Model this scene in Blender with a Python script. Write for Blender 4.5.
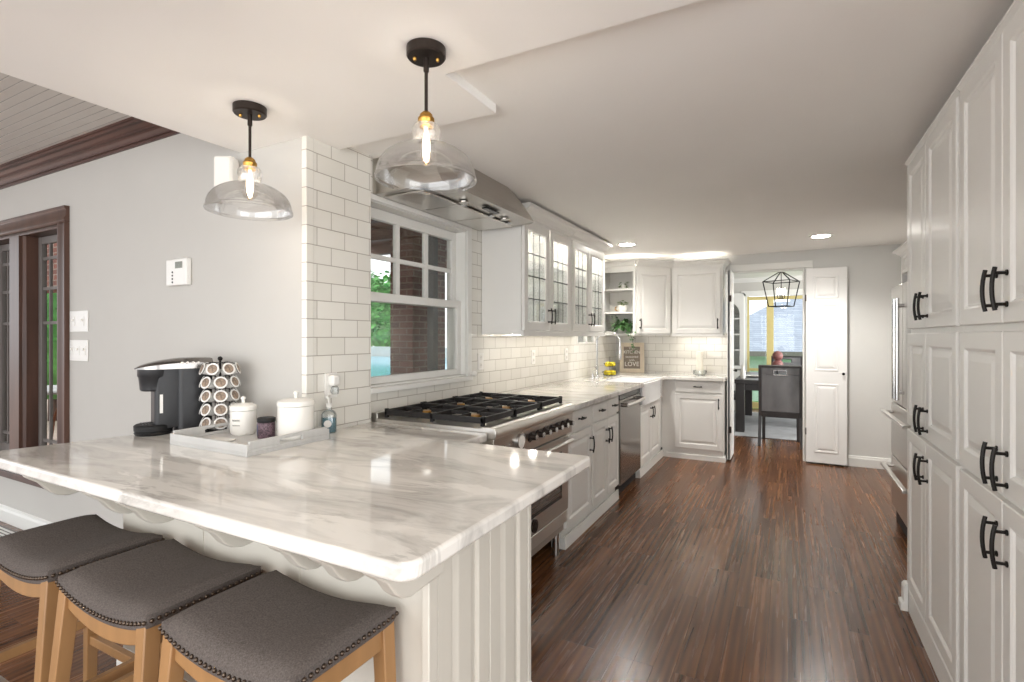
import bpy, math, random
from mathutils import Vector, Matrix
random.seed(7)
PI = math.pi
S = bpy.context.scene
for o in list(bpy.data.objects): bpy.data.objects.remove(o)
col = S.collection

# ---------------------------------------------------------------- camera
cam_d = bpy.data.cameras.new('camera'); cam = bpy.data.objects.new('camera', cam_d); col.objects.link(cam)
cam_d.sensor_width = 36; cam_d.lens = 520/1024*36; cam_d.shift_y = -4.5/1024
cam_d.clip_start = .05; cam_d.clip_end = 200
cam.location = (0, 0, 1.38); cam.rotation_euler = (PI/2, 0, math.atan(276/520))
S.camera = cam
# ---------------------------------------------------------------- world, big lights, exposure
W = bpy.data.worlds.new('world'); S.world = W; W.use_nodes = True
bg = W.node_tree.nodes['Background']; bg.inputs[0].default_value = (.93, .965, 1, 1); bg.inputs[1].default_value = 1.1
S.view_settings.view_transform = 'Standard'; S.view_settings.look = 'None'
S.view_settings.exposure = 1.12; S.view_settings.gamma = 1.0; S.view_settings.use_curve_mapping = False

def area(name, loc, rot, sx, sy, power, color=(1, 1, 1)):
    d = bpy.data.lights.new(name, 'AREA'); d.shape = 'RECTANGLE'; d.size = sx; d.size_y = sy; d.energy = power; d.color = color
    o = bpy.data.objects.new(name, d); col.objects.link(o); o.location = loc; o.rotation_euler = rot
    return o
# unseen fill lights added to brighten both rooms, standing in for daylight
area('fill_behind', (-.6, -2.6, 1.5), (math.radians(90), 0, 0), 4.0, 2.2, 40, (1, .995, .985))
area('fill_right', (2.9, -.6, 1.5), (0, math.radians(90), 0), 2.0, 2.4, 22, (1, .995, .985))
area('fill_dining', (2.9, 8.2, 1.5), (0, math.radians(90), 0), 1.8, 2.0, 70, (1, 1, 1))
LAMP_W = 24.0

# ---------------------------------------------------------------- materials
MATS = {}
def rgb(*c): return (c[0], c[1], c[2], 1)
def srgb(r, g, b):
    f = lambda v: (v/255/12.92) if v/255 <= .04045 else ((v/255+.055)/1.055)**2.4
    return (f(r), f(g), f(b), 1)
def mat(name, color, rough=.5, metal=0, coat=0, emit=None, es=0, spec=.5, trans=0, ior=1.45, alpha=1):
    m = bpy.data.materials.new(name); m.use_nodes = True; b = m.node_tree.nodes['Principled BSDF']
    b.inputs['Base Color'].default_value = color; b.inputs['Roughness'].default_value = rough
    b.inputs['Metallic'].default_value = metal; b.inputs['Coat Weight'].default_value = coat
    b.inputs['Specular IOR Level'].default_value = spec
    b.inputs['Transmission Weight'].default_value = trans; b.inputs['IOR'].default_value = ior
    if emit: b.inputs['Emission Color'].default_value = emit; b.inputs['Emission Strength'].default_value = es
    MATS[name] = m; return m
def nt(m): return m.node_tree.nodes, m.node_tree.links, m.node_tree.nodes['Principled BSDF']
def vary(m, scale, amount, base, stretch=(1, 1, 1), bump=0, detail=4):
    """procedural tone variation and bump, in object space"""
    n, l, b = nt(m)
    tc = n.new('ShaderNodeTexCoord'); mp = n.new('ShaderNodeMapping'); mp.inputs['Scale'].default_value = stretch
    no = n.new('ShaderNodeTexNoise'); no.inputs['Scale'].default_value = scale; no.inputs['Detail'].default_value = detail
    l.new(tc.outputs['Object'], mp.inputs[0]); l.new(mp.outputs[0], no.inputs['Vector'])
    cr = n.new('ShaderNodeValToRGB'); l.new(no.outputs['Fac'], cr.inputs[0])
    cr.color_ramp.elements[0].position = .3; cr.color_ramp.elements[1].position = .7
    cr.color_ramp.elements[0].color = rgb(*[c*(1-amount) for c in base[:3]])
    cr.color_ramp.elements[1].color = rgb(*[min(1, c*(1+amount)) for c in base[:3]])
    l.new(cr.outputs[0], b.inputs['Base Color'])
    if bump:
        bp = n.new('ShaderNodeBump'); bp.inputs['Strength'].default_value = bump; bp.inputs['Distance'].default_value = .002
        l.new(no.outputs['Fac'], bp.inputs['Height']); l.new(bp.outputs[0], b.inputs['Normal'])
    return m
def M_(name, color, rough=.5, **k):
    v = k.pop('v', None); m = mat(name, color, rough, **k)
    if v: vary(m, v[0], v[1], color, *(v[2:]))
    return m
M_('wall_gray', srgb(196, 193, 187), .75, v=(3, .015))
M_('wall_far', srgb(212, 211, 207), .75, v=(3, .015))
M_('ceiling_white', srgb(244, 242, 238), .85, v=(2, .01))
M_('cab', srgb(229, 227, 222), .33, v=(4, .012))
M_('cab_in', srgb(226, 225, 220), .5, v=(4, .012))
M_('pen_paint', srgb(206, 201, 190), .4, v=(4, .012))
M_('trim_white', srgb(228, 227, 222), .4, v=(4, .01))
M_('door_white', srgb(232, 231, 228), .38, v=(4, .01))
M_('black_metal', srgb(33, 30, 28), .42, metal=.6, v=(40, .1))
M_('iron', srgb(38, 36, 36), .5, metal=.3, v=(60, .15))
M_('steel', srgb(190, 186, 180), .28, metal=1, v=(5, .06, (1, 1, 60)))
M_('steel_dark', srgb(146, 142, 138), .2, metal=1, v=(5, .06, (60, 1, 1)))
M_('steel_light', srgb(214, 211, 206), .3, metal=1, v=(5, .04, (1, 60, 1)))
M_('chrome', srgb(205, 205, 205), .12, metal=1, v=(10, .02))
M_('brass', srgb(186, 142, 72), .28, metal=1, v=(30, .08))
M_('bronze', srgb(60, 52, 47), .4, metal=.7, v=(30, .08))
M_('black_plastic', srgb(36, 36, 38), .38, v=(60, .08))
M_('black_matte', srgb(24, 24, 25), .6, v=(60, .08))
M_('black_gloss', srgb(20, 19, 19), .08, v=(10, .1))
M_('ceramic', srgb(236, 233, 226), .25, v=(20, .01))
M_('fireclay', srgb(240, 240, 240), .12, coat=.5, v=(10, .01))
M_('plastic_white', srgb(233, 231, 226), .35, v=(20, .01))
M_('tray_gray', srgb(196, 195, 192), .45, v=(6, .04, (1, 12, 1)))
M_('pod_white', srgb(232, 230, 226), .4, v=(20, .02))
M_('pod_foil', srgb(140, 122, 106), .45, v=(90, .55))
M_('screen', srgb(118, 120, 108), .2, v=(120, .2))
M_('oak', srgb(152, 114, 74), .42, v=(14, .16, (1, 1, .12), .1))
M_('dark_wood', srgb(78, 48, 38), .35, v=(10, .3, (.3, 1, 1), .1))
M_('dark_wood_v', srgb(84, 60, 50), .35, v=(14, .28, (1, 1, .1), .1))
M_('ebony', srgb(52, 49, 49), .4, v=(12, .15, (1, 1, .2)))
M_('nail', srgb(86, 74, 64), .32, metal=.9, v=(80, .2))
M_('fabric_gray', srgb(92, 85, 81), .95, spec=.15, v=(260, .32, (1, 1, 1), .5, 6))
M_('velvet_dark', srgb(104, 103, 104), .6, v=(5, .3, (1, 1, .4)))
M_('rug', srgb(176, 177, 178), .95, v=(7, .14, (1, 1, 1), .3))
M_('gold_frame', srgb(206, 190, 130), .5, v=(8, .05))
M_('siding', srgb(196, 214, 202), .7, v=(8, .05))
M_('soap', srgb(120, 170, 186), .15, trans=.6, v=(20, .03))
M_('leaf', srgb(70, 108, 58), .5, v=(30, .4))
M_('leaf_pale', srgb(120, 140, 88), .5, v=(30, .3))
M_('leaf_out', srgb(92, 160, 80), .6, v=(3, .5))
M_('lemon', srgb(226, 206, 46), .4, v=(40, .06, (1, 1, 1), .2))
M_('wax', srgb(246, 240, 226), .5, v=(20, .02))
M_('sign_frame', srgb(220, 206, 184), .6, v=(20, .08, (1, 1, .2)))
M_('sign_board', srgb(140, 128, 116), .8, v=(60, .15))
M_('ink_white', srgb(244, 240, 232), .7, v=(20, .01))
M_('ink_gray', srgb(150, 148, 144), .7, v=(20, .05))
M_('ornament', srgb(140, 92, 88), .4, v=(50, .5, (.3, .3, 3)))
M_('rust', srgb(150, 92, 62), .6, v=(20, .2))
M_('paver', srgb(200, 176, 164), .8, v=(6, .12))
M_('concrete', srgb(206, 206, 204), .8, v=(4, .06))
M_('pool', srgb(120, 196, 222), .1, v=(3, .1))
M_('tan_wall', srgb(150, 124, 98), .8, v=(3, .06))
M_('patio_wood', srgb(110, 66, 40), .5, v=(6, .3, (.2, 2, 1)))
M_('dark_post', srgb(36, 33, 32), .5, v=(6, .1))
M_('stone_bits', srgb(96, 76, 84), .5, v=(160, .75, (1, 1, 1), .3))
M_('navy', srgb(64, 70, 104), .5, v=(100, .4))
M_('grey_paint_out', srgb(116, 110, 106), .5, v=(6, .06))

def emis(name, c, s):
    m = mat(name, c, .5, emit=c, es=s); return m
emis('can_glow', rgb(1, .96, .9), 42)
emis('bulb_glow', rgb(1, .86, .66), 14)
emis('strip_warm', rgb(1, .94, .86), 5)
emis('puck_warm', rgb(1, .94, .86), 30)
emis('strip_cool', rgb(1, .97, .93), 34)
emis('lantern_glow', rgb(1, .72, .42), 10)
emis('display_glow', rgb(.75, .9, 1), .8)

def glass(name, tint=(1, 1, 1), refl=.12, k=.55, rim=.0, rough=.0, body=0.0):
    m = bpy.data.materials.new(name); m.use_nodes = True; n = m.node_tree.nodes; l = m.node_tree.links
    n.remove(n['Principled BSDF']); out = n['Material Output']
    t = n.new('ShaderNodeBsdfTransparent'); t.inputs[0].default_value = (*tint, 1)
    g = n.new('ShaderNodeBsdfGlossy'); g.inputs['Roughness'].default_value = rough
    lw = n.new('ShaderNodeLayerWeight'); lw.inputs[0].default_value = .35
    mr = n.new('ShaderNodeMapRange'); mr.inputs['To Min'].default_value = refl; mr.inputs['To Max'].default_value = min(1, refl+k)
    no = n.new('ShaderNodeTexNoise'); no.inputs['Scale'].default_value = 9
    ad = n.new('ShaderNodeMath'); ad.operation = 'MULTIPLY_ADD'; ad.inputs[1].default_value = .012
    l.new(no.outputs['Fac'], ad.inputs[0]); l.new(lw.outputs['Fresnel'], mr.inputs['Value']); l.new(mr.outputs[0], ad.inputs[2])
    mx = n.new('ShaderNodeMixShader'); l.new(ad.outputs[0], mx.inputs[0]); l.new(t.outputs[0], mx.inputs[1]); l.new(g.outputs[0], mx.inputs[2])
    if body:
        d = n.new('ShaderNodeBsdfTranslucent'); d.inputs[0].default_value = (.9, .9, .9, 1)
        m2 = n.new('ShaderNodeMixShader'); m2.inputs[0].default_value = body
        l.new(mx.outputs[0], m2.inputs[1]); l.new(d.outputs[0], m2.inputs[2]); l.new(m2.outputs[0], out.inputs[0])
    else: l.new(mx.outputs[0], out.inputs[0])
    MATS[name] = m; return m
glass('glass_shade', (.98, .98, .98), .05, body=.018)
glass('glass_window', (.96, .97, .96), .008, k=.16)
glass('glass_cab', (.93, .94, .93), .05, rough=.05, body=.10)
glass('glass_clear', (.95, .97, .97), .08, body=.06)
glass('glass_bulb', (1, .97, .93), .05, body=.0)
glass('glass_oven', (.22, .2, .19), .25)

def tile_mat(name, axis, scale=1.0, w=.172, h=.086):
    m = mat(name, srgb(226, 223, 215), .16, coat=.3); n, l, b = nt(m)
    tc = n.new('ShaderNodeTexCoord'); sp = n.new('ShaderNodeSeparateXYZ'); cb = n.new('ShaderNodeCombineXYZ')
    l.new(tc.outputs['Object'], sp.inputs[0]); l.new(sp.outputs[axis], cb.inputs[0]); l.new(sp.outputs[2], cb.inputs[1])
    br = n.new('ShaderNodeTexBrick'); l.new(cb.outputs[0], br.inputs['Vector'])
    br.inputs['Scale'].default_value = 1; br.inputs['Brick Width'].default_value = w; br.inputs['Row Height'].default_value = h
    br.inputs['Mortar Size'].default_value = .0022; br.inputs['Mortar Smooth'].default_value = .3; br.inputs['Bias'].default_value = 0
    br.inputs['Color1'].default_value = srgb(232, 229, 221); br.inputs['Color2'].default_value = srgb(225, 222, 213)
    br.inputs['Mortar'].default_value = srgb(168, 160, 148)
    l.new(br.outputs['Color'], b.inputs['Base Color'])
    bp = n.new('ShaderNodeBump'); bp.invert = True; bp.inputs['Strength'].default_value = .5; bp.inputs['Distance'].default_value = .003
    l.new(br.outputs['Fac'], bp.inputs['Height']); l.new(bp.outputs[0], b.inputs['Normal'])
    mr = n.new('ShaderNodeMapRange'); mr.inputs['To Min'].default_value = .16; mr.inputs['To Max'].default_value = .7
    l.new(br.outputs['Fac'], mr.inputs['Value']); l.new(mr.outputs[0], b.inputs['Roughness'])
    return m
tile_mat('tile_y', 1); tile_mat('tile_x', 0)

def brick_mat(name, axis, c1, c2, mort, w=.21, h=.075, ms=.008, rough=.85):
    m = mat(name, c1, rough); n, l, b = nt(m)
    tc = n.new('ShaderNodeTexCoord'); sp = n.new('ShaderNodeSeparateXYZ'); cb = n.new('ShaderNodeCombineXYZ'); ad = n.new('ShaderNodeMath')
    l.new(tc.outputs['Object'], sp.inputs[0]); l.new(sp.outputs[0], ad.inputs[0]); l.new(sp.outputs[1], ad.inputs[1])
    l.new(ad.outputs[0], cb.inputs[0]); l.new(sp.outputs[axis], cb.inputs[1])
    br = n.new('ShaderNodeTexBrick'); l.new(cb.outputs[0], br.inputs['Vector']); br.inputs['Scale'].default_value = 1
    br.inputs['Brick Width'].default_value = w; br.inputs['Row Height'].default_value = h; br.inputs['Mortar Size'].default_value = ms
    br.inputs['Color1'].default_value = c1; br.inputs['Color2'].default_value = c2; br.inputs['Mortar'].default_value = mort
    l.new(br.outputs['Color'], b.inputs['Base Color'])
    bp = n.new('ShaderNodeBump'); bp.invert = True; bp.inputs['Distance'].default_value = .01; l.new(br.outputs['Fac'], bp.inputs['Height']); l.new(bp.outputs[0], b.inputs['Normal'])
    return m
brick_mat('brick', 2, srgb(132, 80, 66), srgb(104, 66, 58), srgb(150, 130, 116))
brick_mat('shingle', 2, srgb(168, 176, 190), srgb(150, 158, 172), srgb(132, 140, 154), .3, .08, .006)

# dark oak strip floor, boards running along Y
def wood_floor():
    m = mat('floor_wood', srgb(110, 78, 56), .2); n, l, b = nt(m)
    tc = n.new('ShaderNodeTexCoord'); sp = n.new('ShaderNodeSeparateXYZ'); cb = n.new('ShaderNodeCombineXYZ')
    l.new(tc.outputs['Object'], sp.inputs[0]); l.new(sp.outputs[1], cb.inputs[0]); l.new(sp.outputs[0], cb.inputs[1])
    br = n.new('ShaderNodeTexBrick'); l.new(cb.outputs[0], br.inputs['Vector']); br.inputs['Scale'].default_value = 1
    br.inputs['Brick Width'].default_value = 1.1; br.inputs['Row Height'].default_value = .083; br.inputs['Mortar Size'].default_value = .0009
    br.inputs['Mortar Smooth'].default_value = .4; br.offset = .37; br.offset_frequency = 3
    br.inputs['Color1'].default_value = rgb(0, 0, 0); br.inputs['Color2'].default_value = rgb(1, 1, 1); br.inputs['Mortar'].default_value = rgb(.5, .5, .5)
    # grain: noise stretched along the boards, shifted per board
    mp = n.new('ShaderNodeMapping'); mp.inputs['Scale'].default_value = (.9, 24, 1); l.new(cb.outputs[0], mp.inputs[0])
    ad = n.new('ShaderNodeVectorMath'); ad.operation = 'MULTIPLY_ADD'; ad.inputs[1].default_value = (7, 7, 7)
    l.new(br.outputs['Color'], ad.inputs[0]); l.new(mp.outputs[0], ad.inputs[2])
    g = n.new('ShaderNodeTexNoise'); g.inputs['Scale'].default_value = 1.6; g.inputs['Detail'].default_value = 8; g.inputs['Distortion'].default_value = .35; l.new(ad.outputs[0], g.inputs['Vector'])
    wv = n.new('ShaderNodeTexWave'); wv.wave_type = 'BANDS'; wv.bands_direction = 'Y'; wv.inputs['Scale'].default_value = .35; wv.inputs['Distortion'].default_value = 7
    wv.inputs['Detail'].default_value = 3; wv.inputs['Detail Scale'].default_value = .6; l.new(ad.outputs[0], wv.inputs['Vector'])
    big = n.new('ShaderNodeTexNoise'); big.inputs['Scale'].default_value = .9; l.new(cb.outputs[0], big.inputs['Vector'])
    s1 = n.new('ShaderNodeMath'); s1.operation = 'MULTIPLY_ADD'; s1.inputs[1].default_value = .50; l.new(g.outputs['Fac'], s1.inputs[0])
    s2 = n.new('ShaderNodeMath'); s2.operation = 'MULTIPLY_ADD'; s2.inputs[1].default_value = .14; l.new(wv.outputs['Fac'], s2.inputs[0])
    s3 = n.new('ShaderNodeMath'); s3.operation = 'MULTIPLY'; s3.inputs[1].default_value = .15; l.new(br.outputs['Color'], s3.inputs[0])
    l.new(s3.outputs[0], s2.inputs[2]); l.new(s2.outputs[0], s1.inputs[2])
    s4 = n.new('ShaderNodeMath'); s4.operation = 'MULTIPLY_ADD'; s4.inputs[1].default_value = .2; l.new(big.outputs['Fac'], s4.inputs[0]); l.new(s1.outputs[0], s4.inputs[2])
    cr = n.new('ShaderNodeValToRGB'); l.new(s4.outputs[0], cr.inputs[0]); e = cr.color_ramp.elements
    e[0].position = .30; e[0].color = srgb(58, 34, 19); e[1].position = .84; e[1].color = srgb(148, 99, 56)
    x = e.new(.45); x.color = srgb(92, 58, 35); x = e.new(.62); x.color = srgb(118, 77, 45)
    mm = n.new('ShaderNodeMix'); mm.data_type = 'RGBA'; l.new(br.outputs['Fac'], mm.inputs[0]); l.new(cr.outputs[0], mm.inputs[6]); mm.inputs[7].default_value = srgb(38, 26, 20)
    l.new(mm.outputs[2], b.inputs['Base Color'])
    mr = n.new('ShaderNodeMapRange'); mr.inputs['From Min'].default_value = .3; mr.inputs['From Max'].default_value = .7; mr.inputs['To Min'].default_value = .2; mr.inputs['To Max'].default_value = .3
    l.new(g.outputs['Fac'], mr.inputs['Value']); l.new(mr.outputs[0], b.inputs['Roughness'])
    bp = n.new('ShaderNodeBump'); bp.inputs['Strength'].default_value = .10; bp.inputs['Distance'].default_value = .001
    l.new(g.outputs['Fac'], bp.inputs['Height']); l.new(bp.outputs[0], b.inputs['Normal'])
    b.inputs['Specular IOR Level'].default_value = .5
    return m
wood_floor()

def marble():
    m = mat('marble', srgb(232, 228, 220), .09, coat=.2); n, l, b = nt(m)
    tc = n.new('ShaderNodeTexCoord'); mp = n.new('ShaderNodeMapping'); mp.inputs['Rotation'].default_value = (0, 0, math.radians(-111)); mp.inputs['Scale'].default_value = (.6, 2.4, 1)
    l.new(tc.outputs['Object'], mp.inputs[0])
    n1 = n.new('ShaderNodeTexNoise'); n1.inputs['Scale'].default_value = 3.0; n1.inputs['Detail'].default_value = 9; n1.inputs['Roughness'].default_value = .62; n1.inputs['Distortion'].default_value = .9
    l.new(mp.outputs[0], n1.inputs['Vector'])
    # thin veins where the noise crosses its middle value
    sb = n.new('ShaderNodeMath'); sb.operation = 'SUBTRACT'; sb.inputs[1].default_value = .5; l.new(n1.outputs['Fac'], sb.inputs[0])
    ab = n.new('ShaderNodeMath'); ab.operation = 'ABSOLUTE'; l.new(sb.outputs[0], ab.inputs[0])
    cv = n.new('ShaderNodeValToRGB'); l.new(ab.outputs[0], cv.inputs[0]); cv.color_ramp.elements[0].position = 0; cv.color_ramp.elements[0].color = rgb(1, 1, 1)
    cv.color_ramp.elements[1].position = .045; cv.color_ramp.elements[1].color = rgb(0, 0, 0)
    n2 = n.new('ShaderNodeTexNoise'); n2.inputs['Scale'].default_value = 1.7; n2.inputs['Detail'].default_value = 3; l.new(tc.outputs['Object'], n2.inputs['Vector'])
    c2 = n.new('ShaderNodeValToRGB'); l.new(n2.outputs['Fac'], c2.inputs[0]); c2.color_ramp.elements[0].position = .45; c2.color_ramp.elements[1].position = .68
    mu = n.new('ShaderNodeMath'); mu.operation = 'MULTIPLY'; l.new(cv.outputs[0], mu.inputs[0]); l.new(c2.outputs[0], mu.inputs[1])
    c3 = n.new('ShaderNodeValToRGB'); l.new(n1.outputs['Fac'], c3.inputs[0]); e = c3.color_ramp.elements
    e[0].position = .34; e[0].color = srgb(184, 180, 174); e[1].position = .53; e[1].color = srgb(230, 226, 219)
    mx = n.new('ShaderNodeMix'); mx.data_type = 'RGBA'; l.new(c3.outputs[0], mx.inputs[6]); mx.inputs[7].default_value = srgb(116, 110, 102)
    k = n.new('ShaderNodeMath'); k.operation = 'MULTIPLY'; k.inputs[1].default_value = .8; l.new(mu.outputs[0], k.inputs[0]); l.new(k.outputs[0], mx.inputs[0])
    n3 = n.new('ShaderNodeTexNoise'); n3.inputs['Scale'].default_value = 9; n3.inputs['Detail'].default_value = 8; n3.inputs['Roughness'].default_value = .7; n3.inputs['Distortion'].default_value = .6; l.new(mp.outputs[0], n3.inputs['Vector'])
    c4 = n.new('ShaderNodeValToRGB'); l.new(n3.outputs['Fac'], c4.inputs[0]); c4.color_ramp.elements[0].position = .56; c4.color_ramp.elements[0].color = rgb(0, 0, 0); c4.color_ramp.elements[1].position = .72; c4.color_ramp.elements[1].color = rgb(1, 1, 1)
    c5 = n.new('ShaderNodeValToRGB'); l.new(n2.outputs['Fac'], c5.inputs[0]); c5.color_ramp.elements[0].position = .42; c5.color_ramp.elements[1].position = .60
    k2 = n.new('ShaderNodeMath'); k2.operation = 'MULTIPLY'; l.new(c4.outputs[0], k2.inputs[0]); l.new(c5.outputs[0], k2.inputs[1])
    k3 = n.new('ShaderNodeMath'); k3.operation = 'MULTIPLY'; k3.inputs[1].default_value = .6; l.new(k2.outputs[0], k3.inputs[0])
    m3 = n.new('ShaderNodeMix'); m3.data_type = 'RGBA'; l.new(k3.outputs[0], m3.inputs[0]); l.new(mx.outputs[2], m3.inputs[6]); m3.inputs[7].default_value = srgb(150, 143, 134)
    l.new(m3.outputs[2], b.inputs['Base Color']); return m
marble()

def bead_mat():
    m = mat('beadboard', srgb(206, 202, 195), .6); n, l, b = nt(m)
    tc = n.new('ShaderNodeTexCoord'); wv = n.new('ShaderNodeTexWave'); wv.bands_direction = 'Y'; wv.wave_profile = 'SAW'; wv.inputs['Scale'].default_value = 6.4
    l.new(tc.outputs['Object'], wv.inputs['Vector'])
    cr = n.new('ShaderNodeValToRGB'); l.new(wv.outputs['Fac'], cr.inputs[0]); e = cr.color_ramp.elements
    e[0].position = 0; e[0].color = srgb(110, 106, 100); e[1].position = .12; e[1].color = srgb(208, 204, 198)
    l.new(cr.outputs[0], b.inputs['Base Color'])
    bp = n.new('ShaderNodeBump'); bp.inputs['Distance'].default_value = .01; l.new(cr.outputs[0], bp.inputs['Height']); l.new(bp.outputs[0], b.inputs['Normal'])
bead_mat()

# ---------------------------------------------------------------- mesh builder
class MB:
    def __init__(s): s.v = []; s.f = []; s.mi = []; s.cur = 0
    def mark(s): return len(s.v)
    def xf(s, M, a):
        for i in range(a, len(s.v)): s.v[i] = tuple(M @ Vector(s.v[i]))
    def add(s, vs, fs):
        b = len(s.v); s.v += [tuple(q) for q in vs]; s.f += [tuple(i+b for i in f) for f in fs]; s.mi += [s.cur]*len(fs); return s
    def box(s, x0, y0, z0, x1, y1, z1):
        if x1 < x0: x0, x1 = x1, x0
        if y1 < y0: y0, y1 = y1, y0
        if z1 < z0: z0, z1 = z1, z0
        return s.add([(x0,y0,z0),(x1,y0,z0),(x1,y1,z0),(x0,y1,z0),(x0,y0,z1),(x1,y0,z1),(x1,y1,z1),(x0,y1,z1)],
                     [(0,3,2,1),(4,5,6,7),(0,1,5,4),(1,2,6,5),(2,3,7,6),(3,0,4,7)])
    def prism(s, poly, a, b, axis='z'):
        """extrude a 2-D polygon: axis z -> (x,y), x -> (y,z), y -> (x,z)"""
        def P(p, t): return (p[0], p[1], t) if axis == 'z' else (t, p[0], p[1]) if axis == 'x' else (p[0], t, p[1])
        n = len(poly); vs = [P(p, a) for p in poly]+[P(p, b) for p in poly]
        return s.add(vs, [tuple(range(n-1, -1, -1)), tuple(range(n, 2*n))]+[(i, (i+1) % n, n+(i+1) % n, n+i) for i in range(n)])
    def lathe(s, prof, seg=32, c=(0, 0, 0), close=False):
        vs = []; n = len(prof)
        for k in range(seg):
            a = 2*PI*k/seg
            vs += [(c[0]+r*math.cos(a), c[1]+r*math.sin(a), c[2]+z) for r, z in prof]
        fs = []
        for k in range(seg):
            k2 = (k+1) % seg
            for i in range(n-1 if not close else n):
                j = (i+1) % n; fs.append((k*n+i, k2*n+i, k2*n+j, k*n+j))
        if not close:
            if prof[0][0] > 1e-6: fs.append(tuple(k*n for k in range(seg))[::-1])
            if prof[-1][0] > 1e-6: fs.append(tuple(k*n+n-1 for k in range(seg)))
        return s.add(vs, fs)
    def shell(s, prof, t, seg=48, c=(0, 0, 0)):
        """open lathe of a thin wall (outer profile, then inner back)"""
        inner = [(max(.001, r-t), z) for r, z in prof][::-1]
        return s.lathe(prof+inner, seg, c, close=True)
    def cyl(s, p, q, r, seg=16, r2=None):
        return s.tube([p, q], r, seg, [r, r if r2 is None else r2])
    def tube(s, pts, r, seg=10, rs=None, flat=1.0):
        pts = [Vector(p) for p in pts]; n = len(pts); rs = rs or [r]*n; vs = []
        up = Vector((0, 0, 1))
        t0 = (pts[1]-pts[0]).normalized()
        if abs(t0.dot(up)) > .95: up = Vector((1, 0, 0))
        for i, p in enumerate(pts):
            t = (pts[min(n-1, i+1)]-pts[max(0, i-1)]).normalized()
            a = up.cross(t)
            if a.length < 1e-4: a = Vector((1, 0, 0)).cross(t)
            a.normalize(); b = t.cross(a).normalized(); up = b
            for k in range(seg):
                w = 2*PI*k/seg; vs.append(p+a*(math.cos(w)*rs[i])+b*(math.sin(w)*rs[i]*flat))
        fs = [(i*seg+k, i*seg+(k+1) % seg, (i+1)*seg+(k+1) % seg, (i+1)*seg+k) for i in range(n-1) for k in range(seg)]
        fs += [tuple(range(seg))[::-1], tuple((n-1)*seg+k for k in range(seg))]
        return s.add(vs, fs)
    def bar(s, p, q, w, d):
        """rectangular bar from p to q, w and d its cross-section"""
        p = Vector(p); q = Vector(q); t = (q-p).normalized(); up = Vector((0, 0, 1)) if abs(t.z) < .95 else Vector((0, 1, 0))
        a = up.cross(t).normalized()*w/2; b = t.cross(a.normalized()).normalized()*d/2
        vs = [p-a-b, p+a-b, p+a+b, p-a+b, q-a-b, q+a-b, q+a+b, q-a+b]
        return s.add(vs, [(0,3,2,1),(4,5,6,7),(0,1,5,4),(1,2,6,5),(2,3,7,6),(3,0,4,7)])
    def ball(s, c, r, seg=16, sz=1.0):
        n = max(6, seg//2); return s.lathe([(r*math.sin(PI*i/n), -r*sz*math.cos(PI*i/n)) for i in range(n+1)], seg, c)
    def sweep(s, path, prof, closed=False):
        """profile (offset to the right of travel, z) swept along a 2-D path with mitred corners"""
        n = len(path); m = len(prof); vs = []
        for i, p in enumerate(path):
            dirs = []
            if i > 0 or closed: q = path[i-1]; dirs.append(Vector((p[0]-q[0], p[1]-q[1])).normalized())
            if i < n-1 or closed: q = path[(i+1) % n]; dirs.append(Vector((q[0]-p[0], q[1]-p[1])).normalized())
            ns = [Vector((d.y, -d.x)) for d in dirs]; b = sum(ns, Vector((0, 0))).normalized(); k = 1/max(.3, b.dot(ns[0]))
            vs += [(p[0]+b.x*k*o, p[1]+b.y*k*o, z) for o, z in prof]
        fs = []
        for i in range(n if closed else n-1):
            for j in range(m):
                a, b2 = i*m, ((i+1) % n)*m; fs.append((a+j, a+(j+1) % m, b2+(j+1) % m, b2+j))
        if not closed: fs += [tuple(range(m))[::-1], tuple((n-1)*m+j for j in range(m))]
        return s.add(vs, fs)
    def panel(s, x0, z0, x1, z1, t=.02, yf=0.0, fr=.055, raised=True, deep=.009):
        """a cabinet or room door leaf with a raised panel, front towards -Y"""
        rings = [(0, .003), (.003, 0), (fr-.006, 0), (fr, .004), (fr+.004, deep), (fr+.012, deep), (fr+.034, .002), (fr+.038, .0015)] if raised else \
                [(0, .003), (.003, 0), (fr-.006, 0), (fr, .004), (fr+.004, deep)]
        vs = []; 
        for i, y in rings: vs += [(x0+i, yf+y, z0+i), (x1-i, yf+y, z0+i), (x1-i, yf+y, z1-i), (x0+i, yf+y, z1-i)]
        n = len(rings); vs += [(x0, yf+t, z0), (x1, yf+t, z0), (x1, yf+t, z1), (x0, yf+t, z1)]
        fs = []
        for r in range(n-1):
            for k in range(4): a = r*4; k2 = (k+1) % 4; fs.append((a+k, a+k2, a+4+k2, a+4+k))
        a = (n-1)*4; fs.append((a, a+1, a+2, a+3)); B = n*4
        for k in range(4): k2 = (k+1) % 4; fs.append((k2, k, B+k, B+k2))
        fs.append((B+3, B+2, B+1, B)); return s.add(vs, fs)
    def build(s, name, mats, parent=None, bevel=0, smooth=False, loc=None, seg=2):
        me = bpy.data.meshes.new(name); me.from_pydata(s.v, [], s.f)
        import bmesh
        b = bmesh.new(); b.from_mesh(me); bmesh.ops.recalc_face_normals(b, faces=b.faces)
        if isinstance(mats, str): mats = [mats]
        if len(mats) == 1 or len(b.faces) != len(s.f): b.to_mesh(me)
        else:
            b.to_mesh(me)
            for p, i in zip(me.polygons, s.mi): p.material_index = i
        b.free()
        for m in mats: me.materials.append(MATS[m])
        o = bpy.data.objects.new(name, me); col.objects.link(o)
        if parent: o.parent = parent
        if loc: o.location = loc
        if smooth:
            for p in me.polygons: p.use_smooth = True
            me.set_sharp_from_angle(angle=math.radians(38))
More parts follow.
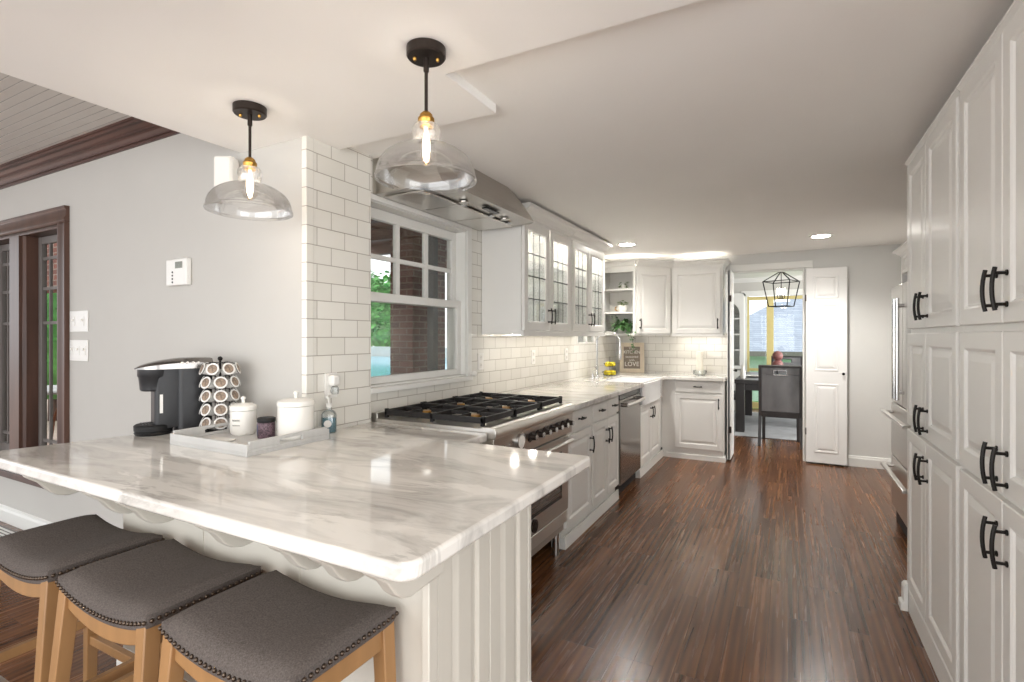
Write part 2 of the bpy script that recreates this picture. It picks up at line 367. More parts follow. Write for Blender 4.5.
        if bevel:
            md = o.modifiers.new('bevel', 'BEVEL'); md.width = bevel; md.segments = seg; md.limit_method = 'ANGLE'; md.angle_limit = math.radians(35)
            for p in me.polygons: p.use_smooth = True
            me.set_sharp_from_angle(angle=math.radians(38))
        return o

def tag(o, label, cat, group=None, kind=None):
    if label: o['label'] = label
    if cat: o['category'] = cat
    if group: o['group'] = group
    if kind: o['kind'] = kind
    return o
def thing(name, label, cat, loc=(0, 0, 0), rz=0, group=None, kind=None):
    o = bpy.data.objects.new(name, None); col.objects.link(o); o.location = loc; o.rotation_euler = (0, 0, rz); o.empty_display_size = .1
    return tag(o, label, cat, group, kind)
def struct(o): o['kind'] = 'structure'; return o
def dup(o, loc=None, rz=None, label=None, parent=None):
    c = o.copy(); col.objects.link(c)
    if parent: c.parent = parent
    if loc is not None: c.location = loc
    if rz is not None: c.rotation_euler = (0, 0, rz)
    if label: c['label'] = label
    for ch in [q for q in bpy.data.objects if q.parent == o]: dup(ch, parent=c)
    return c

# ================================================================ THE ROOM
XW = -1.97; YF = 6.6; ZC = 2.334; ZL = 2.297
m = MB(); m.box(-8, -3.2, -.1, 3.2, 11.0, 0); struct(m.build('floor', 'floor_wood'))
# ceilings: the lower part over the peninsula has a stepped outline
m = MB(); m.prism([(-2.42, -3.2), (3.2, -3.2), (3.2, 1.50), (-1.06, 1.50), (-1.06, 1.86), (-2.3, 1.86), (-2.42, 1.66)], ZL, 2.75); struct(m.build('ceiling_peninsula', 'ceiling_white', bevel=.004))
m = MB(); m.prism([(-2.15, 1.86), (-1.06, 1.86), (-1.06, 1.5), (3.2, 1.5), (3.2, YF+.12), (-2.15, YF+.12)], ZC, 2.75); struct(m.build('ceiling', 'ceiling_white'))
m = MB(); m.box(-8, -3.2, 2.585, -2.42, 1.66, 2.7); struct(m.build('ceiling_tall_room', 'beadboard'))
m = MB(); m.box(-3.2, YF+.12, 2.5, 3.2, 11.1, 2.6); struct(m.build('ceiling_dining', 'ceiling_white'))
# gray wall facing the camera (y = 1.66), with the dark-framed window
WX0, WX1, WZ0, WZ1 = -5.6, -4.29, .42, 2.13
m = MB(); m.box(-8, 1.66, 0, WX0, 1.82, 2.75).box(WX1, 1.66, 0, -1.975, 1.72, 2.75).box(WX1, 1.72, 0, -2.13, 1.82, 2.75).box(WX0, 1.66, 0, WX1, 1.82, WZ0).box(WX0, 1.66, WZ1, WX1, 1.82, 2.75)
struct(m.build('wall_back', 'wall_gray'))
# tile wall (x = -1.97) with two window openings
A0, A1, AZ0, AZ1 = 2.08, 3.05, 1.105, 2.125; B0, B1, BZ0, BZ1 = 5.19, 5.76, 1.305, 2.0
m = MB()
m.box(-2.12, 1.722, 0, -1.975, A0, 2.35).box(-1.973, 1.70, 0, -1.945, A0-.005, 2.35)
m.box(-2.12, A0, 0, XW, A1, AZ0).box(-2.12, A0, AZ1, XW, A1, 2.4).box(-2.12, A1, 0, XW, B0, 2.4)
m.box(-2.12, B0, 0, XW, B1, BZ0).box(-2.12, B0, BZ1, XW, B1, 2.4).box(-2.12, B1, 0, XW, YF+.12, 2.4)
struct(m.build('wall_left', 'tile_y'))
# white end trim of the tile at the outside corner
m = MB(); m.box(-1.9745, 1.656, .0, -1.942, 1.6995, 2.35); struct(m.build('trim_1', 'tile_y', bevel=.003))
# far wall with the doorway
m = MB(); m.box(-2.12, YF, 0, -.66, YF+.12, 2.6).box(-.66, YF, 2.14, .165, YF+.12, 2.6).box(.165, YF, 0, 1.3, YF+.12, 2.6)
struct(m.build('wall_far', 'wall_far'))
m = MB(); m.box(-1.97, YF-.012, .9, -.61, YF, 1.42); struct(m.build('wall_far_tile', 'tile_x'))
m = MB(); m.box(1.2, 1.4, 0, 1.35, YF+.12, 2.6); struct(m.build('wall_right', 'wall_far'))
m = MB(); m.box(.165, YF-.018, 0, .24, YF-.001, 2.139).box(-.60, YF-.018, 2.14, .24, YF-.001, 2.215).box(-.659, YF+.002, 0, -.64, YF+.118, 2.119).box(.145, YF+.002, 0, .164, YF+.118, 2.119).box(-.659, YF+.002, 2.12, .164, YF+.118, 2.139)
struct(m.build('trim_2', 'trim_white', bevel=.003))
base_prof = [(0, 0), (.018, 0), (.018, .085), (.012, .1), (.012, .108), (0, .115)]
m = MB(); m.sweep([(.24, YF), (1.2, YF)], base_prof); struct(m.build('baseboard_far', 'trim_white'))
m = MB(); m.sweep([(-8, 1.66), (-1.97, 1.66)], base_prof); struct(m.build('baseboard_back', 'trim_white'))
# crown moulding of the tall room, dark stained
m = MB(); m.sweep([(-8, 1.66), (-2.42, 1.66)], [(0, 2.49), (.012, 2.49), (.014, 2.503), (.028, 2.503), (.030, 2.513), (.040, 2.528), (.055, 2.538), (.057, 2.532), (.064, 2.532), (.066, 2.546), (.082, 2.560), (.098, 2.565), (.100, 2.558), (.108, 2.558), (.110, 2.572), (.12, 2.574), (.12, 2.586), (0, 2.586)])
struct(m.build('trim_3', 'dark_wood'))

# ---- dark-framed window of the tall room
w = thing('window_1', None, None, kind='structure')
m = MB()
cp = [(0, 0), (.018, 0), (.03, .01), (.03, .03), (.022, .045), (.022, .085), (.03, .095), (.03, .11), (0, .11)]
# casing: right side, head, sill
def casing_v(mb, x, sgn, z0, z1, y):
    mb.prism([(x+sgn*b, y-a) for a, b in cp], z0, z1, 'z')
def casing_h(mb, x0, x1, z, sgn, y):
    mb.prism([(y-a, z+sgn*b) for a, b in cp], x0, x1, 'x')
casing_v(m, WX1, 1, .401, WZ1-.001, 1.66); casing_v(m, WX0, -1, .401, WZ1-.001, 1.66); casing_h(m, WX0-.11, WX1+.11, WZ1, 1, 1.66)
m.box(WX0-.11, 1.61, .36, WX1+.11, 1.66, .40); m.box(WX0-.11, 1.635, .34, WX1+.11, 1.66, .36)
m.build('casing', 'dark_wood_v', w, bevel=.002)
m = MB(); jd = .14
m.box(WX1-.02, 1.662, WZ0, WX1-.001, 1.66+jd, WZ1-.021).box(WX0+.001, 1.662, WZ0, WX0+.02, 1.66+jd, WZ1-.021).box(WX0+.001, 1.662, WZ1-.02, WX1-.001, 1.66+jd, WZ1-.001)
m.prism([(-5.06, 1.645), (-4.90, 1.645), (-4.90, 1.665), (-4.88, 1.68), (-4.88, 1.80), (-5.08, 1.80), (-5.08, 1.68), (-5.06, 1.665)], WZ0, WZ1-.021)
m.build('jamb', 'dark_wood_v', w, bevel=.002)
for (x0, x1) in ((WX0+.02, -5.08), (-4.88, WX1-.02)):
    m = MB(); fw = .05; y0, y1 = 1.748, 1.778
    m.box(x0+.001, y0, WZ0, x0+fw, y1, WZ1-.022).box(x1-fw, y0, WZ0, x1-.001, y1, WZ1-.022).box(x0+fw, y0+.001, WZ1-.075, x1-fw, y1, WZ1-.022).box(x0+fw, y0+.001, WZ0, x1-fw, y1, WZ0+.12)
    s_ = m.build('sash', 'grey_paint_out', w, bevel=.003)
    m = MB(); xm = (x0+x1)/2
    for xx in ((x0+fw)*.55+xm*.45, x1*.4+xm*.6): m.box(xx-.009, 1.757, WZ0+.1, xx+.009, 1.773, WZ1-.05)
    for zz in (.62, 1.48, 1.73, 1.95): m.box(x0+.03, 1.758, zz-.011, x1-.03, 1.772, zz+.011)
    m.build('muntin', 'grey_paint_out', s_)
    m = MB(); m.box(x0+.03, 1.763, WZ0+.05, x1-.03, 1.767, WZ1-.05); m.build('pane', 'glass_window', s_)

# ---- double-hung window above the range (opening x -2.12..-1.97)
w = thing('window_2', None, None, kind='structure')
m = MB()
m.box(-1.969, A1-.018, AZ0, -1.955, A1+.035, 2.14).box(-1.969, A0, AZ1-.015, -1.953, A1-.0185, 2.14)
m.box(-1.9685, A0, AZ0-.03, -1.945, A1+.04, AZ0-.001)
m.build('casing', 'trim_white', w, bevel=.003)
m = MB(); m.box(-2.13, A1-.02, AZ0+.013, -1.972, A1-.001, AZ1-.021).box(-2.13, A0+.001, AZ1-.02, -1.972, A1-.001, AZ1-.001).box(-2.13, A0+.001, AZ0+.013, -1.972, A0+.012, AZ1-.021).box(-2.13, A0+.001, AZ0+.001, -1.972, A1-.001, AZ0+.012)
m.build('jamb', 'trim_white', w)
def sash(x0, x1, y0, y1, z0, z1, fr, top, bot, cols, rows, name):
    m = MB(); m.box(x0, y0, z0, x1, y0+fr, z1).box(x0, y1-fr, z0, x1, y1, z1).box(x0, y0+fr, z0, x1, y1-fr, z0+bot).box(x0, y0+fr, z1-top, x1, y1-fr, z1)
    s_ = m.build(name, 'trim_white', w, bevel=.003)
    if cols*rows > 1:
        m = MB(); iy0, iy1, iz0, iz1 = y0+fr, y1-fr, z0+bot, z1-top
        for i in range(1, cols): yy = iy0+(iy1-iy0)*i/cols; m.box(x0+.005, yy-.016, iz0, x1-.005, yy+.016, iz1)
        for i in range(1, rows): zz = iz0+(iz1-iz0)*i/rows; m.box(x0+.007, iy0, zz-.013, x1-.007, iy1, zz+.013)
        m.build('muntin', 'trim_white', s_)
    m = MB(); xm = (x0+x1)/2; m.box(xm-.002, y0+.01, z0+.01, xm+.002, y1-.01, z1-.01); m.build('pane', 'glass_window', s_)
sash(-2.085, -2.05, A0+.012, A1-.02, 1.575, AZ1-.022, .05, .06, .045, 3, 2, 'upper_sash')
sash(-2.045, -2.01, A0+.012, A1-.02, AZ0+.0125, 1.625, .045, .05, .04, 1, 1, 'lower_sash')
m = MB(); m.cyl((-1.985, 3.07, 1.12), (-1.93, 3.07, 1.12), .01, 16); m.ball((-1.925, 3.07, 1.123), .02, 16); m.build('latch_knob', 'ceramic', w, smooth=True)
# ---- small window above the sink
w = thing('window_3', None, None, kind='structure')
m = MB(); fr = .03
m.box(-2.005, B0, BZ0, -1.973, B0+fr, BZ1).box(-2.005, B1-fr, BZ0, -1.973, B1, BZ1).box(-2.005, B0, BZ0, -1.973, B1, BZ0+.012).box(-2.005, B0, BZ1-fr, -1.973, B1, BZ1).box(-2.005, 5.46, BZ0, -1.973, 5.51, BZ1)
m.build('frame', 'trim_white', w, bevel=.002)
m = MB(); m.box(-1.992, B0+.01, BZ0+.01, -1.988, B1-.01, BZ1-.01); m.build('pane', 'glass_window', w)

# ================================================================ CABINETS
def handle(mb, x, z, L=.12, horiz=False, r=.0055, out=.026, y=0.0):
    L = min(L, .12) if L > .11 else L*.9
    """bowed bar pull with two posts; the bar stands in front of y (towards -Y)"""
    n = 8; pts = []
    for i in range(n+1):
        t = i/n-.5; b = (1-(2*t)**2)*.007
        p = (x+t*L, y-out-b, z) if horiz else (x, y-out-b, z+t*L); pts.append(p)
    mb.tube(pts, r, 8, flat=1.0)
    for t in (-.36, .36):
        q = (x+t*L, z) if horiz else (x, z+t*L)
        mb.cyl((q[0], y, q[1]), (q[0], y-out-.004, q[1]), r*.85, 8); mb.cyl((q[0], y, q[1]), (q[0], y-.004, q[1]), r*1.5, 10)
def cab_handle(parent, x, z, L=.12, horiz=False, out=.026):
    m = MB(); handle(m, x, z, L, horiz, out=out); m.build('handle', 'black_metal', parent, smooth=True)
def cab_door(root, x0, z0, x1, z1, hx=None, hz=None, L=.13, matn='cab', fr=.055):
    m = MB(); m.panel(x0, z0, x1, z1, fr=fr); d = m.build('door', matn, root)
    if hx is not None: cab_handle(d, hx, hz, L)
    return d
def cab_drawer(root, x0, z0, x1, z1, L=.10, matn='cab'):
    m = MB(); m.add(*slab(x0, z0, x1, z1)); d = m.build('drawer', matn, root); cab_handle(d, (x0+x1)/2, (z0+z1)/2+.005, L, True, .026)
    return d
def slab(x0, z0, x1, z1, t=.02):
    vs = []
    for i, y in ((0, .006), (.006, .0), ): vs += [(x0+i, y, z0+i), (x1-i, y, z0+i), (x1-i, y, z1-i), (x0+i, y, z1-i)]
    vs += [(x0, t, z0), (x1, t, z0), (x1, t, z1), (x0, t, z1)]
    fs = [(k, (k+1) % 4, 4+(k+1) % 4, 4+k) for k in range(4)]+[(4, 5, 6, 7)]+[((k+1) % 4, k, 8+k, 8+(k+1) % 4) for k in range(4)]+[(11, 10, 9, 8)]
    return vs, fs

# --- left run: local x runs along +Y, front faces +X
def left_unit(name, y0, y1, label, doors, drawers, depth=.68, group='base cabinets of the range wall'):
    r = thing(name, label, 'cabinet', (-1.27, y0, 0), PI/2, group); wdt = y1-y0
    m = MB(); m.box(0, .02, .105, wdt, depth, .885); m.build('body', 'cab', r)
    m = MB(); m.box(0, .035, 0, wdt, .10, .105); m.prism([(.0, 0), (.035, 0), (.035, .06), (.02, .075), (.005, .08)][::1], 0, wdt, 'x'); m.build('toe_board', 'trim_white', r)
    for (a, b, hx) in doors: cab_door(r, a-y0+.004, .125, b-y0-.004, .725, hx-y0, .60, .135)
    for (a, b) in drawers: cab_drawer(r, a-y0+.004, .742, b-y0-.004, .878)
    return r
left_unit('base_cabinet', 3.13, 3.655, 'grey-white single-door base cabinet beside the range, one wide drawer on top', [(3.15, 3.64, 3.60)], [(3.15, 3.655)])
left_unit('base_cabinet', 3.66, 4.335, 'grey-white two-door base cabinet with two small drawers beside the dishwasher', [(3.665, 4.01, 3.975), (4.01, 4.33, 4.045)], [(3.665, 4.02), (4.02, 4.33)])
r = thing('base_cabinet', 'grey-white sink base cabinet with two doors below the white apron sink', 'cabinet', (-1.27, 5.055, 0), PI/2, 'base cabinets of the range wall')
m = MB(); m.box(0, .021, .105, .875, .66, .689); m.box(.875, .02, .105, 1.09, .66, .885); m.build('body', 'cab', r)
m = MB(); m.box(0, .035, 0, 1.09, .10, .105); m.prism([(.0, 0), (.035, 0), (.035, .06), (.02, .075), (.005, .08)], 0, 1.09, 'x'); m.build('toe_board', 'trim_white', r)
cab_door(r, .01, .125, .44, .69, .47-.055, .59, .12); cab_door(r, .45, .125, .87, .69, .475+.02, .59, .12)
# corner filler and far-run base cabinet (front faces the camera)
r = thing('base_cabinet', 'grey-white base cabinet on the far wall, one drawer over one door', 'cabinet', (-1.235, 6.09, 0), 0)
m = MB(); m.box(-.052, .02, .105, .615, .49, .885); m.build('body', 'cab', r)
m = MB(); m.box(-.045, .022, 0, .612, .49, .105); m.sweep([(.0, .03), (.615, .03), (.615, .5)], [(0, 0), (.015, 0), (.015, .05), (0, .065)]); m.build('toe_board', 'trim_white', r)
cab_door(r, .10, .125, .60, .735, .565, .64, .12); cab_drawer(r, .10, .752, .60, .878)
# --- countertops
ct = MB()
def arc(cx, cy, r, a0, a1, n=6): return [(cx+r*math.cos(math.radians(a0+(a1-a0)*i/n)), cy+r*math.sin(math.radians(a0+(a1-a0)*i/n))) for i in range(n+1)]
poly = arc(-2.70, .86, .055, 190, 270)+arc(-.70, .845, .045, 270, 360)+arc(-.675, 1.855, .02, 0, 90)+[(-1.235, 1.875), (-1.235, 2.085), (-1.945, 2.085), (-1.945, 1.66), (-2.565, 1.66)]
m = MB(); m.prism(poly, .89, .93)
tag(m.build('peninsula_countertop', 'marble', bevel=.009, seg=3), 'white marble countertop with grey veins on the seating peninsula', 'countertop')
poly = [(-1.968, 3.115), (-1.235, 3.115), (-1.235, 5.055), (-1.72, 5.055), (-1.72, 5.895), (-1.235, 5.895), (-1.235, 5.99), (-1.195, 6.035), (-.625, 6.035), (-.605, 6.055), (-.605, 6.587), (-1.968, 6.587)]
m = MB(); m.prism(poly, .89, .93)
tag(m.build('countertop', 'marble', bevel=.006), 'L-shaped white marble countertop running past the apron sink into the far corner', 'countertop')
# --- apron sink
r = thing('apron_sink', 'white fireclay apron-front sink set in the countertop between dishwasher and corner', 'sink', (-1.27, 5.06, .66), PI/2)
m = MB(); W_, D_ = .83, .445; t = .025
bulge = [(0, -.02), (.03, -.042), (.2, -.052), (W_/2, -.056), (W_-.2, -.052), (W_-.03, -.042), (W_, -.02)]
m.prism(bulge+[(W_, .0), (0, .0)], 0.05, .262)
m.build('apron', 'fireclay', r, bevel=.006, seg=3)
m = MB(); m.box(0, 0, .03, W_, D_, .05).box(0, 0, .05, t, D_, .255).box(W_-t, 0, .05, W_, D_, .255).box(t, D_-t, .05, W_-t, D_, .255).box(t, 0, .05, W_-t, t, .255)
m.build('basin', 'fireclay', r)
m = MB(); m.lathe([(0, .052), (.045, .052), (.045, .056), (0, .056)], 20, (W_/2, D_/2, 0)); m.build('drain', 'chrome', r, smooth=True)
# --- faucet
r = thing('faucet', 'tall chrome pull-down faucet standing behind the apron sink', 'faucet', (-1.86, 5.50, .93))
m = MB(); m.lathe([(.0, 0), (.028, 0), (.028, .01), (.02, .02), (.016, .05), (.016, .12), (.012, .13), (0, .13)], 20); m.build('base', 'chrome', r, smooth=True)
m = MB(); pts = [(0, 0, .1), (0, 0, .40)]+[(.13-.13*math.cos(a), 0, .40+.10*math.sin(a)) for a in [PI*i/10 for i in range(1, 11)]]+[(.26, 0, .34)]
m.tube(pts, .011, 12); m.build('gooseneck', 'chrome', r, smooth=True)
m = MB(); m.lathe([(0, .20), (.013, .20), (.018, .23), (.016, .30), (.012, .345), (0, .345)], 16, (.26, 0, 0)); m.build('spray_head', 'chrome', r, smooth=True)
m = MB(); m.cyl((0, -.01, .09), (0, -.07, .12), .006, 10); m.build('lever', 'chrome', r, smooth=True)
# soap pump beside the faucet
r = thing('soap_pump', 'small chrome soap pump just left of the faucet', 'soap dispenser', (-1.86, 5.36, .93))
m = MB(); m.lathe([(0, 0), (.018, 0), (.018, .008), (.009, .014), (.009, .05), (0, .05)], 16); m.build('collar', 'chrome', r, smooth=True)
m = MB(); m.tube([(0, 0, .05), (0, 0, .075), (.02, 0, .085), (.06, 0, .078)], .005, 8); m.build('spout', 'chrome', r, smooth=True)

# --- dishwasher
r = thing('dishwasher', 'stainless steel dishwasher with bar handle between base cabinets and sink', 'dishwasher', (-1.262, 4.345, 0), PI/2)
m = MB(); m.box(.005, .03, .10, .695, .64, .885); m.build('tub', 'black_matte', r)
m = MB(); m.box(0.008, .05, 0.0, .692, .12, .10); m.build('toe_kick', 'black_matte', r)
m = MB(); m.box(.006, 0, .105, .694, .03, .835); d = m.build('door', 'steel_dark', r, bevel=.004)
m = MB(); m.box(.006, .006, .838, .694, .03, .88); m.build('control_strip', 'black_gloss', r, bevel=.002)
m = MB(); m.tube([(.05+.59*i/10, -.045-.012*math.sin(PI*i/10), .79) for i in range(11)], .016, 12, flat=.8); m.build('handle', 'steel_light', d, smooth=True)
for hx in (.06, .63): m = MB(); m.cyl((hx, 0, .79), (hx, -.05, .79), .017, 14); m.build('handle_post', 'steel_dark', d, smooth=True)

# --- range: local x along +Y, front to +X
r = thing('range', 'stainless steel pro-style gas range with black grates beside the peninsula', 'stove', (-1.238, 2.09, 0), PI/2)
RW = 1.015; RD = .72
m = MB(); m.box(.004, .035, .14, RW-.004, RD, .905).box(.004, RD-.04, .905, RW-.004, RD, .975); m.build('body', 'steel', r, bevel=.002)
m = MB(); m.prism([(-.038, .900), (-.042, .910), (-.042, .940), (-.036, .950), (-.02, .955), (.03, .955), (.04, .948), (RD-.041, .946), (RD-.041, .906), (-.0, .900)], 0, RW, 'x'); m.build('cooktop', 'steel_light', r, bevel=.003)
m = MB(); m.prism([(-.022, .775), (.034, .765), (.034, .899), (-.03, .899)], .004, RW-.004, 'x'); cp_ = m.build('control_panel', 'steel', r, bevel=.002)
m = MB(); m.cyl((.27, -.02, .845), (.27, -.042, .845), .043, 28); c_ = m.build('clock', 'chrome', cp_, smooth=True)
m = MB(); m.cyl((.27, -.042, .845), (.27, -.0435, .845), .034, 28); m.build('clock_face', 'ceramic', cp_)
for i in range(7):
    kx = .40+.088*i; m = MB(); m.cyl((kx, -.02, .845), (kx, -.03, .845), .025, 20).cyl((kx, -.03, .845), (kx, -.065, .845), .017, 20, .014)
    k_ = m.build('knob', 'bronze', cp_, smooth=True)
    m = MB(); m.cyl((kx, -.0205, .845), (kx, -.026, .845), .030, 20); m.build('bezel', 'chrome', k_, smooth=True); m = MB(); m.cyl((kx, -.065, .845), (kx, -.069, .845), .0145, 20); m.build('knob_cap', 'chrome', k_, smooth=True)
for kx in (.10, .17):
    m = MB(); m.cyl((kx, -.02, .845), (kx, -.034, .845), .012, 16); m.build('button', 'chrome', cp_, smooth=True)
m = MB(); m.box(.008, 0, .285, RW-.008, .035, .755); od = m.build('oven_door', 'steel', r, bevel=.004)
m = MB(); m.box(.12, -.004, .40, RW-.14, .004, .65); m.build('oven_window', 'glass_oven', od, bevel=.003)
m = MB(); 
for a, b, c, d in ((.105, .385, RW-.125, .40), (.105, .65, RW-.125, .665), (.105, .40, .12, .65), (RW-.14, .40, RW-.125, .65)): m.box(a, -.006, b, c, .002, d)
m.build('window_frame', 'black_gloss', od)
m = MB(); m.box(.1, -.001, .38, RW-.12, .0035, .67); m.build('window_backing', 'black_matte', od)
m = MB(); m.cyl((.05, -.05, .735), (RW-.06, -.05, .735), .012, 16); m.build('handle', 'steel_light', od, smooth=True)
for hx in (.06, RW-.085): m = MB(); m.box(hx, -.05, .722, hx+.022, 0, .748); m.build('handle_bracket', 'steel', od, bevel=.002)
m = MB(); m.cyl((.50, 0, .335), (.50, -.010, .335), .036, 28); m.cyl((.50, -.010, .335), (.50, -.013, .335), .026, 28)
for a in range(4): q = a*PI/4; m.bar((.50-.024*math.cos(q), -.0135, .335-.024*math.sin(q)), (.50+.024*math.cos(q), -.0135, .335+.024*math.sin(q)), .002, .004)
m.build('badge', 'bronze', od, smooth=True)
m = MB(); m.box(.008, .004, .205, RW-.008, .035, .278); m.build('kick_drawer', 'steel_light', r, bevel=.003)
m = MB(); m.box(.03, .12, .06, RW-.03, .14, .2); m.build('underside', 'black_matte', r)
for fx in (.07, RW-.07):
    for fy in (.06, RD-.08): m = MB(); m.cyl((fx, fy, 0), (fx, fy, .16), .022, 16); m.build('foot', 'steel_light', r, smooth=True)
# burners and grates
bs = [(.18, .18), (.18, .5), (.51, .18), (.51, .5), (.84, .18), (.84, .5)]
for bx, by in bs:
    m = MB(); m.lathe([(0, .95), (.055, .95), (.06, .958), (.05, .966), (.02, .968), (0, .968)], 24, (bx, by, 0)); b_ = m.build('burner', 'steel_light', r, smooth=True)
    m = MB(); m.lathe([(0, .968), (.034, .968), (.036, .974), (.03, .98), (0, .98)], 24, (bx, by, 0)); m.build('burner_cap', 'brass', b_, smooth=True)
for g in range(3):
    x0 = .02+g*.327; x1 = x0+.32; y0, y1 = .035, RD-.075; z0 = .976; z1 = .994; b_ = .017
    m = MB()
    for yy in (y0, (y0+y1)/2-b_/2, y1-b_): m.box(x0, yy, z0-.01, x1, yy+b_, z1)
    for xx in (x0, x1-b_): m.box(xx, y0, z0-.01, xx+b_, y1, z1)
    xc = (x0+x1)/2
    for yc in (y0+(y1-y0)*.25, y0+(y1-y0)*.75):
        for dx, dy in ((1, 0), (-1, 0), (0, 1), (0, -1)):
            px, py = xc+dx*.035, yc+dy*.035; qx, qy = xc+dx*.15, yc+dy*.14
            m.box(min(px, qx)-.005*abs(dy), min(py, qy)-.005*abs(dx), z0, max(px, qx)+.005*abs(dy), max(py, qy)+.005*abs(dx), z1)
    for xx in (x0, x1-.018):
        for yy in (y0, y1-.018, (y0+y1)/2-.009): m.box(xx, yy, .952, xx+.018, yy+.018, z0+.024 if yy != (y0+y1)/2-.009 else z0)
    m.build('grate', 'iron', r, bevel=.002)

# --- range hood
r = thing('range_hood', 'stainless steel sloped range hood against the ceiling above the window', 'range hood', (-1.968, 2.115, 2.14), PI/2)
# local x along +Y (0..1.09), local -y is +X
HW = 1.075
m = MB()
vs = [(0, 0, 0), (HW, 0, 0), (HW, -.42, .005), (HW-.02, -.455, .012), (0, -.455, .012), (0, 0, .2), (HW, 0, .2), (HW, -.40, .09), (HW-.03, -.43, .055), (0, -.43, .055), (HW-.10, -.35, .2), (HW-.28, -.385, .2), (0, -.40, .2), (HW, -.30, .2)]
fs = [(0, 1, 2, 3, 4), (4, 3, 8, 9), (3, 2, 7, 8), (0, 4, 9, 12, 5), (1, 6, 13, 7, 2), (9, 8, 11, 12), (8, 7, 10, 11), (7, 13, 10), (5, 12, 11, 10, 13, 6), (0, 5, 6, 1)]
m.add(vs, fs); m.build('canopy', 'steel', r)
for i in range(3):
    m = MB(); a = .05+i*.335; m.box(a, -.30, -.006, a+.325, -.03, .002); f_ = m.build('filter', 'steel_light', r, bevel=.002)
m = MB(); m.box(.52, -.40, -.004, .68, -.365, .006); m.build('control_display', 'black_gloss', r, bevel=.002)
for a in (.36, .84):
    m = MB(); m.cyl((a, -.345, .004), (a, -.345, -.004), .028, 20); m.build('hood_lamp', 'steel_light', r, smooth=True)
for a in (.40, .72, .95):
    m = MB(); m.box(a-.02, -.33, -.006, a+.02, -.30, .004); m.build('filter_latch', 'chrome', r, bevel=.002)

# --- upper glass cabinets: local x along +Y, front to +X
crown = [(0, 0), (.006, 0), (.01, .02), (.03, .035), (.045, .06), (.055, .07), (.07, .078), (.07, .10), (0, .10)]
UC0, UC1 = 3.235, 5.06
for k, (y0, y1) in enumerate(((UC0, 4.15), (4.155, UC1))):
    wd = y1-y0
    r = thing('glass_door_cabinet', ('pale grey wall cabinet with two leaded glass doors nearest the range hood', 'pale grey wall cabinet with two leaded glass doors nearest the sink')[k], 'cabinet', (-1.625, y0, 1.395), PI/2, 'glass-door wall cabinets')
    m = MB(); H = .82; D = .345
    m.box(0, .021, 0, .018, D-.004, H).box(wd-.018, .021, 0, wd, D-.004, H).box(.018, .021, H-.018, wd-.018, D-.004, H).box(.018, .021, 0, wd-.018, D-.004, .018).box(.018, D-.014, .018, wd-.018, D-.004, H-.018)
    m.build('body', 'cab', r)
    m = MB(); m.box(.019, .04, .26, wd-.019, D-.014, .268); m.build('shelf', 'glass_clear', r); m = MB(); m.box(.019, .04, .53, wd-.019, D-.014, .538); m.build('shelf', 'glass_clear', r)
    m = MB(); m.box(.03, .03, H-.026, wd-.03, .06, H-.0185); m.build('light_strip', 'strip_cool', r)
    for j in range(2):
        x0 = .012+j*(wd/2-.006); x1 = x0+wd/2-.018; z0, z1 = .03, H-.012; fr = .065
        m = MB()
        rings = [(0, .003), (.003, 0), (fr-.008, 0), (fr, .006), (fr, .02)]
        vs = []
        for i, y in rings: vs += [(x0+i, y, z0+i), (x1-i, y, z0+i), (x1-i, y, z1-i), (x0+i, y, z1-i)]
        vs += [(x0, .02, z0), (x1, .02, z0), (x1, .02, z1), (x0, .02, z1)]
        fs = [(rr*4+q, rr*4+(q+1) % 4, rr*4+4+(q+1) % 4, rr*4+4+q) for rr in range(4) for q in range(4)]
        fs += [(16+q, 16+(q+1) % 4, 20+(q+1) % 4, 20+q) for q in range(4)]+[((q+1) % 4, q, 20+q, 20+(q+1) % 4) for q in range(4)]
        m.add(vs, fs); d = m.build('door', 'cab', r)
        m = MB(); m.box(x0+fr-.004, .010, z0+fr-.004, x1-fr+.004, .013, z1-fr+.004); m.build('pane', 'glass_cab', d)
        m = MB(); gx0, gx1, gz0, gz1 = x0+fr, x1-fr, z0+fr, z1-fr
        for i in range(1, 3): xx = gx0+(gx1-gx0)*i/3; m.box(xx-.0025, .0070, gz0, xx+.0025, .0098, gz1)
        for i in range(1, 4): zz = gz0+(gz1-gz0)*i/4; m.box(gx0, .0064, zz-.0035, gx1, .0096, zz+.0035)
        m.build('leading', 'iron', d)
        cab_handle(d, x1-.028 if j == 0 else x0+.028, .14, .12)
    m = MB(); m.sweep([(0, .02), (wd, .02)] if k == 0 else [(0, .02), (wd, .02), (wd, D)], [(o, z+H-.005) for o, z in crown]); m.build('crown', 'cab', r)
    for q in range(3): m = MB(); m.cyl((wd*(q+.5)/3, .15, -.0045), (wd*(q+.5)/3, .15, -.001), .028, 20); m.build('under_light', 'puck_warm', r)
    m = MB(); m.box(0, .0, -.012, wd, .0205, .026); m.build('light_rail', 'cab', r)

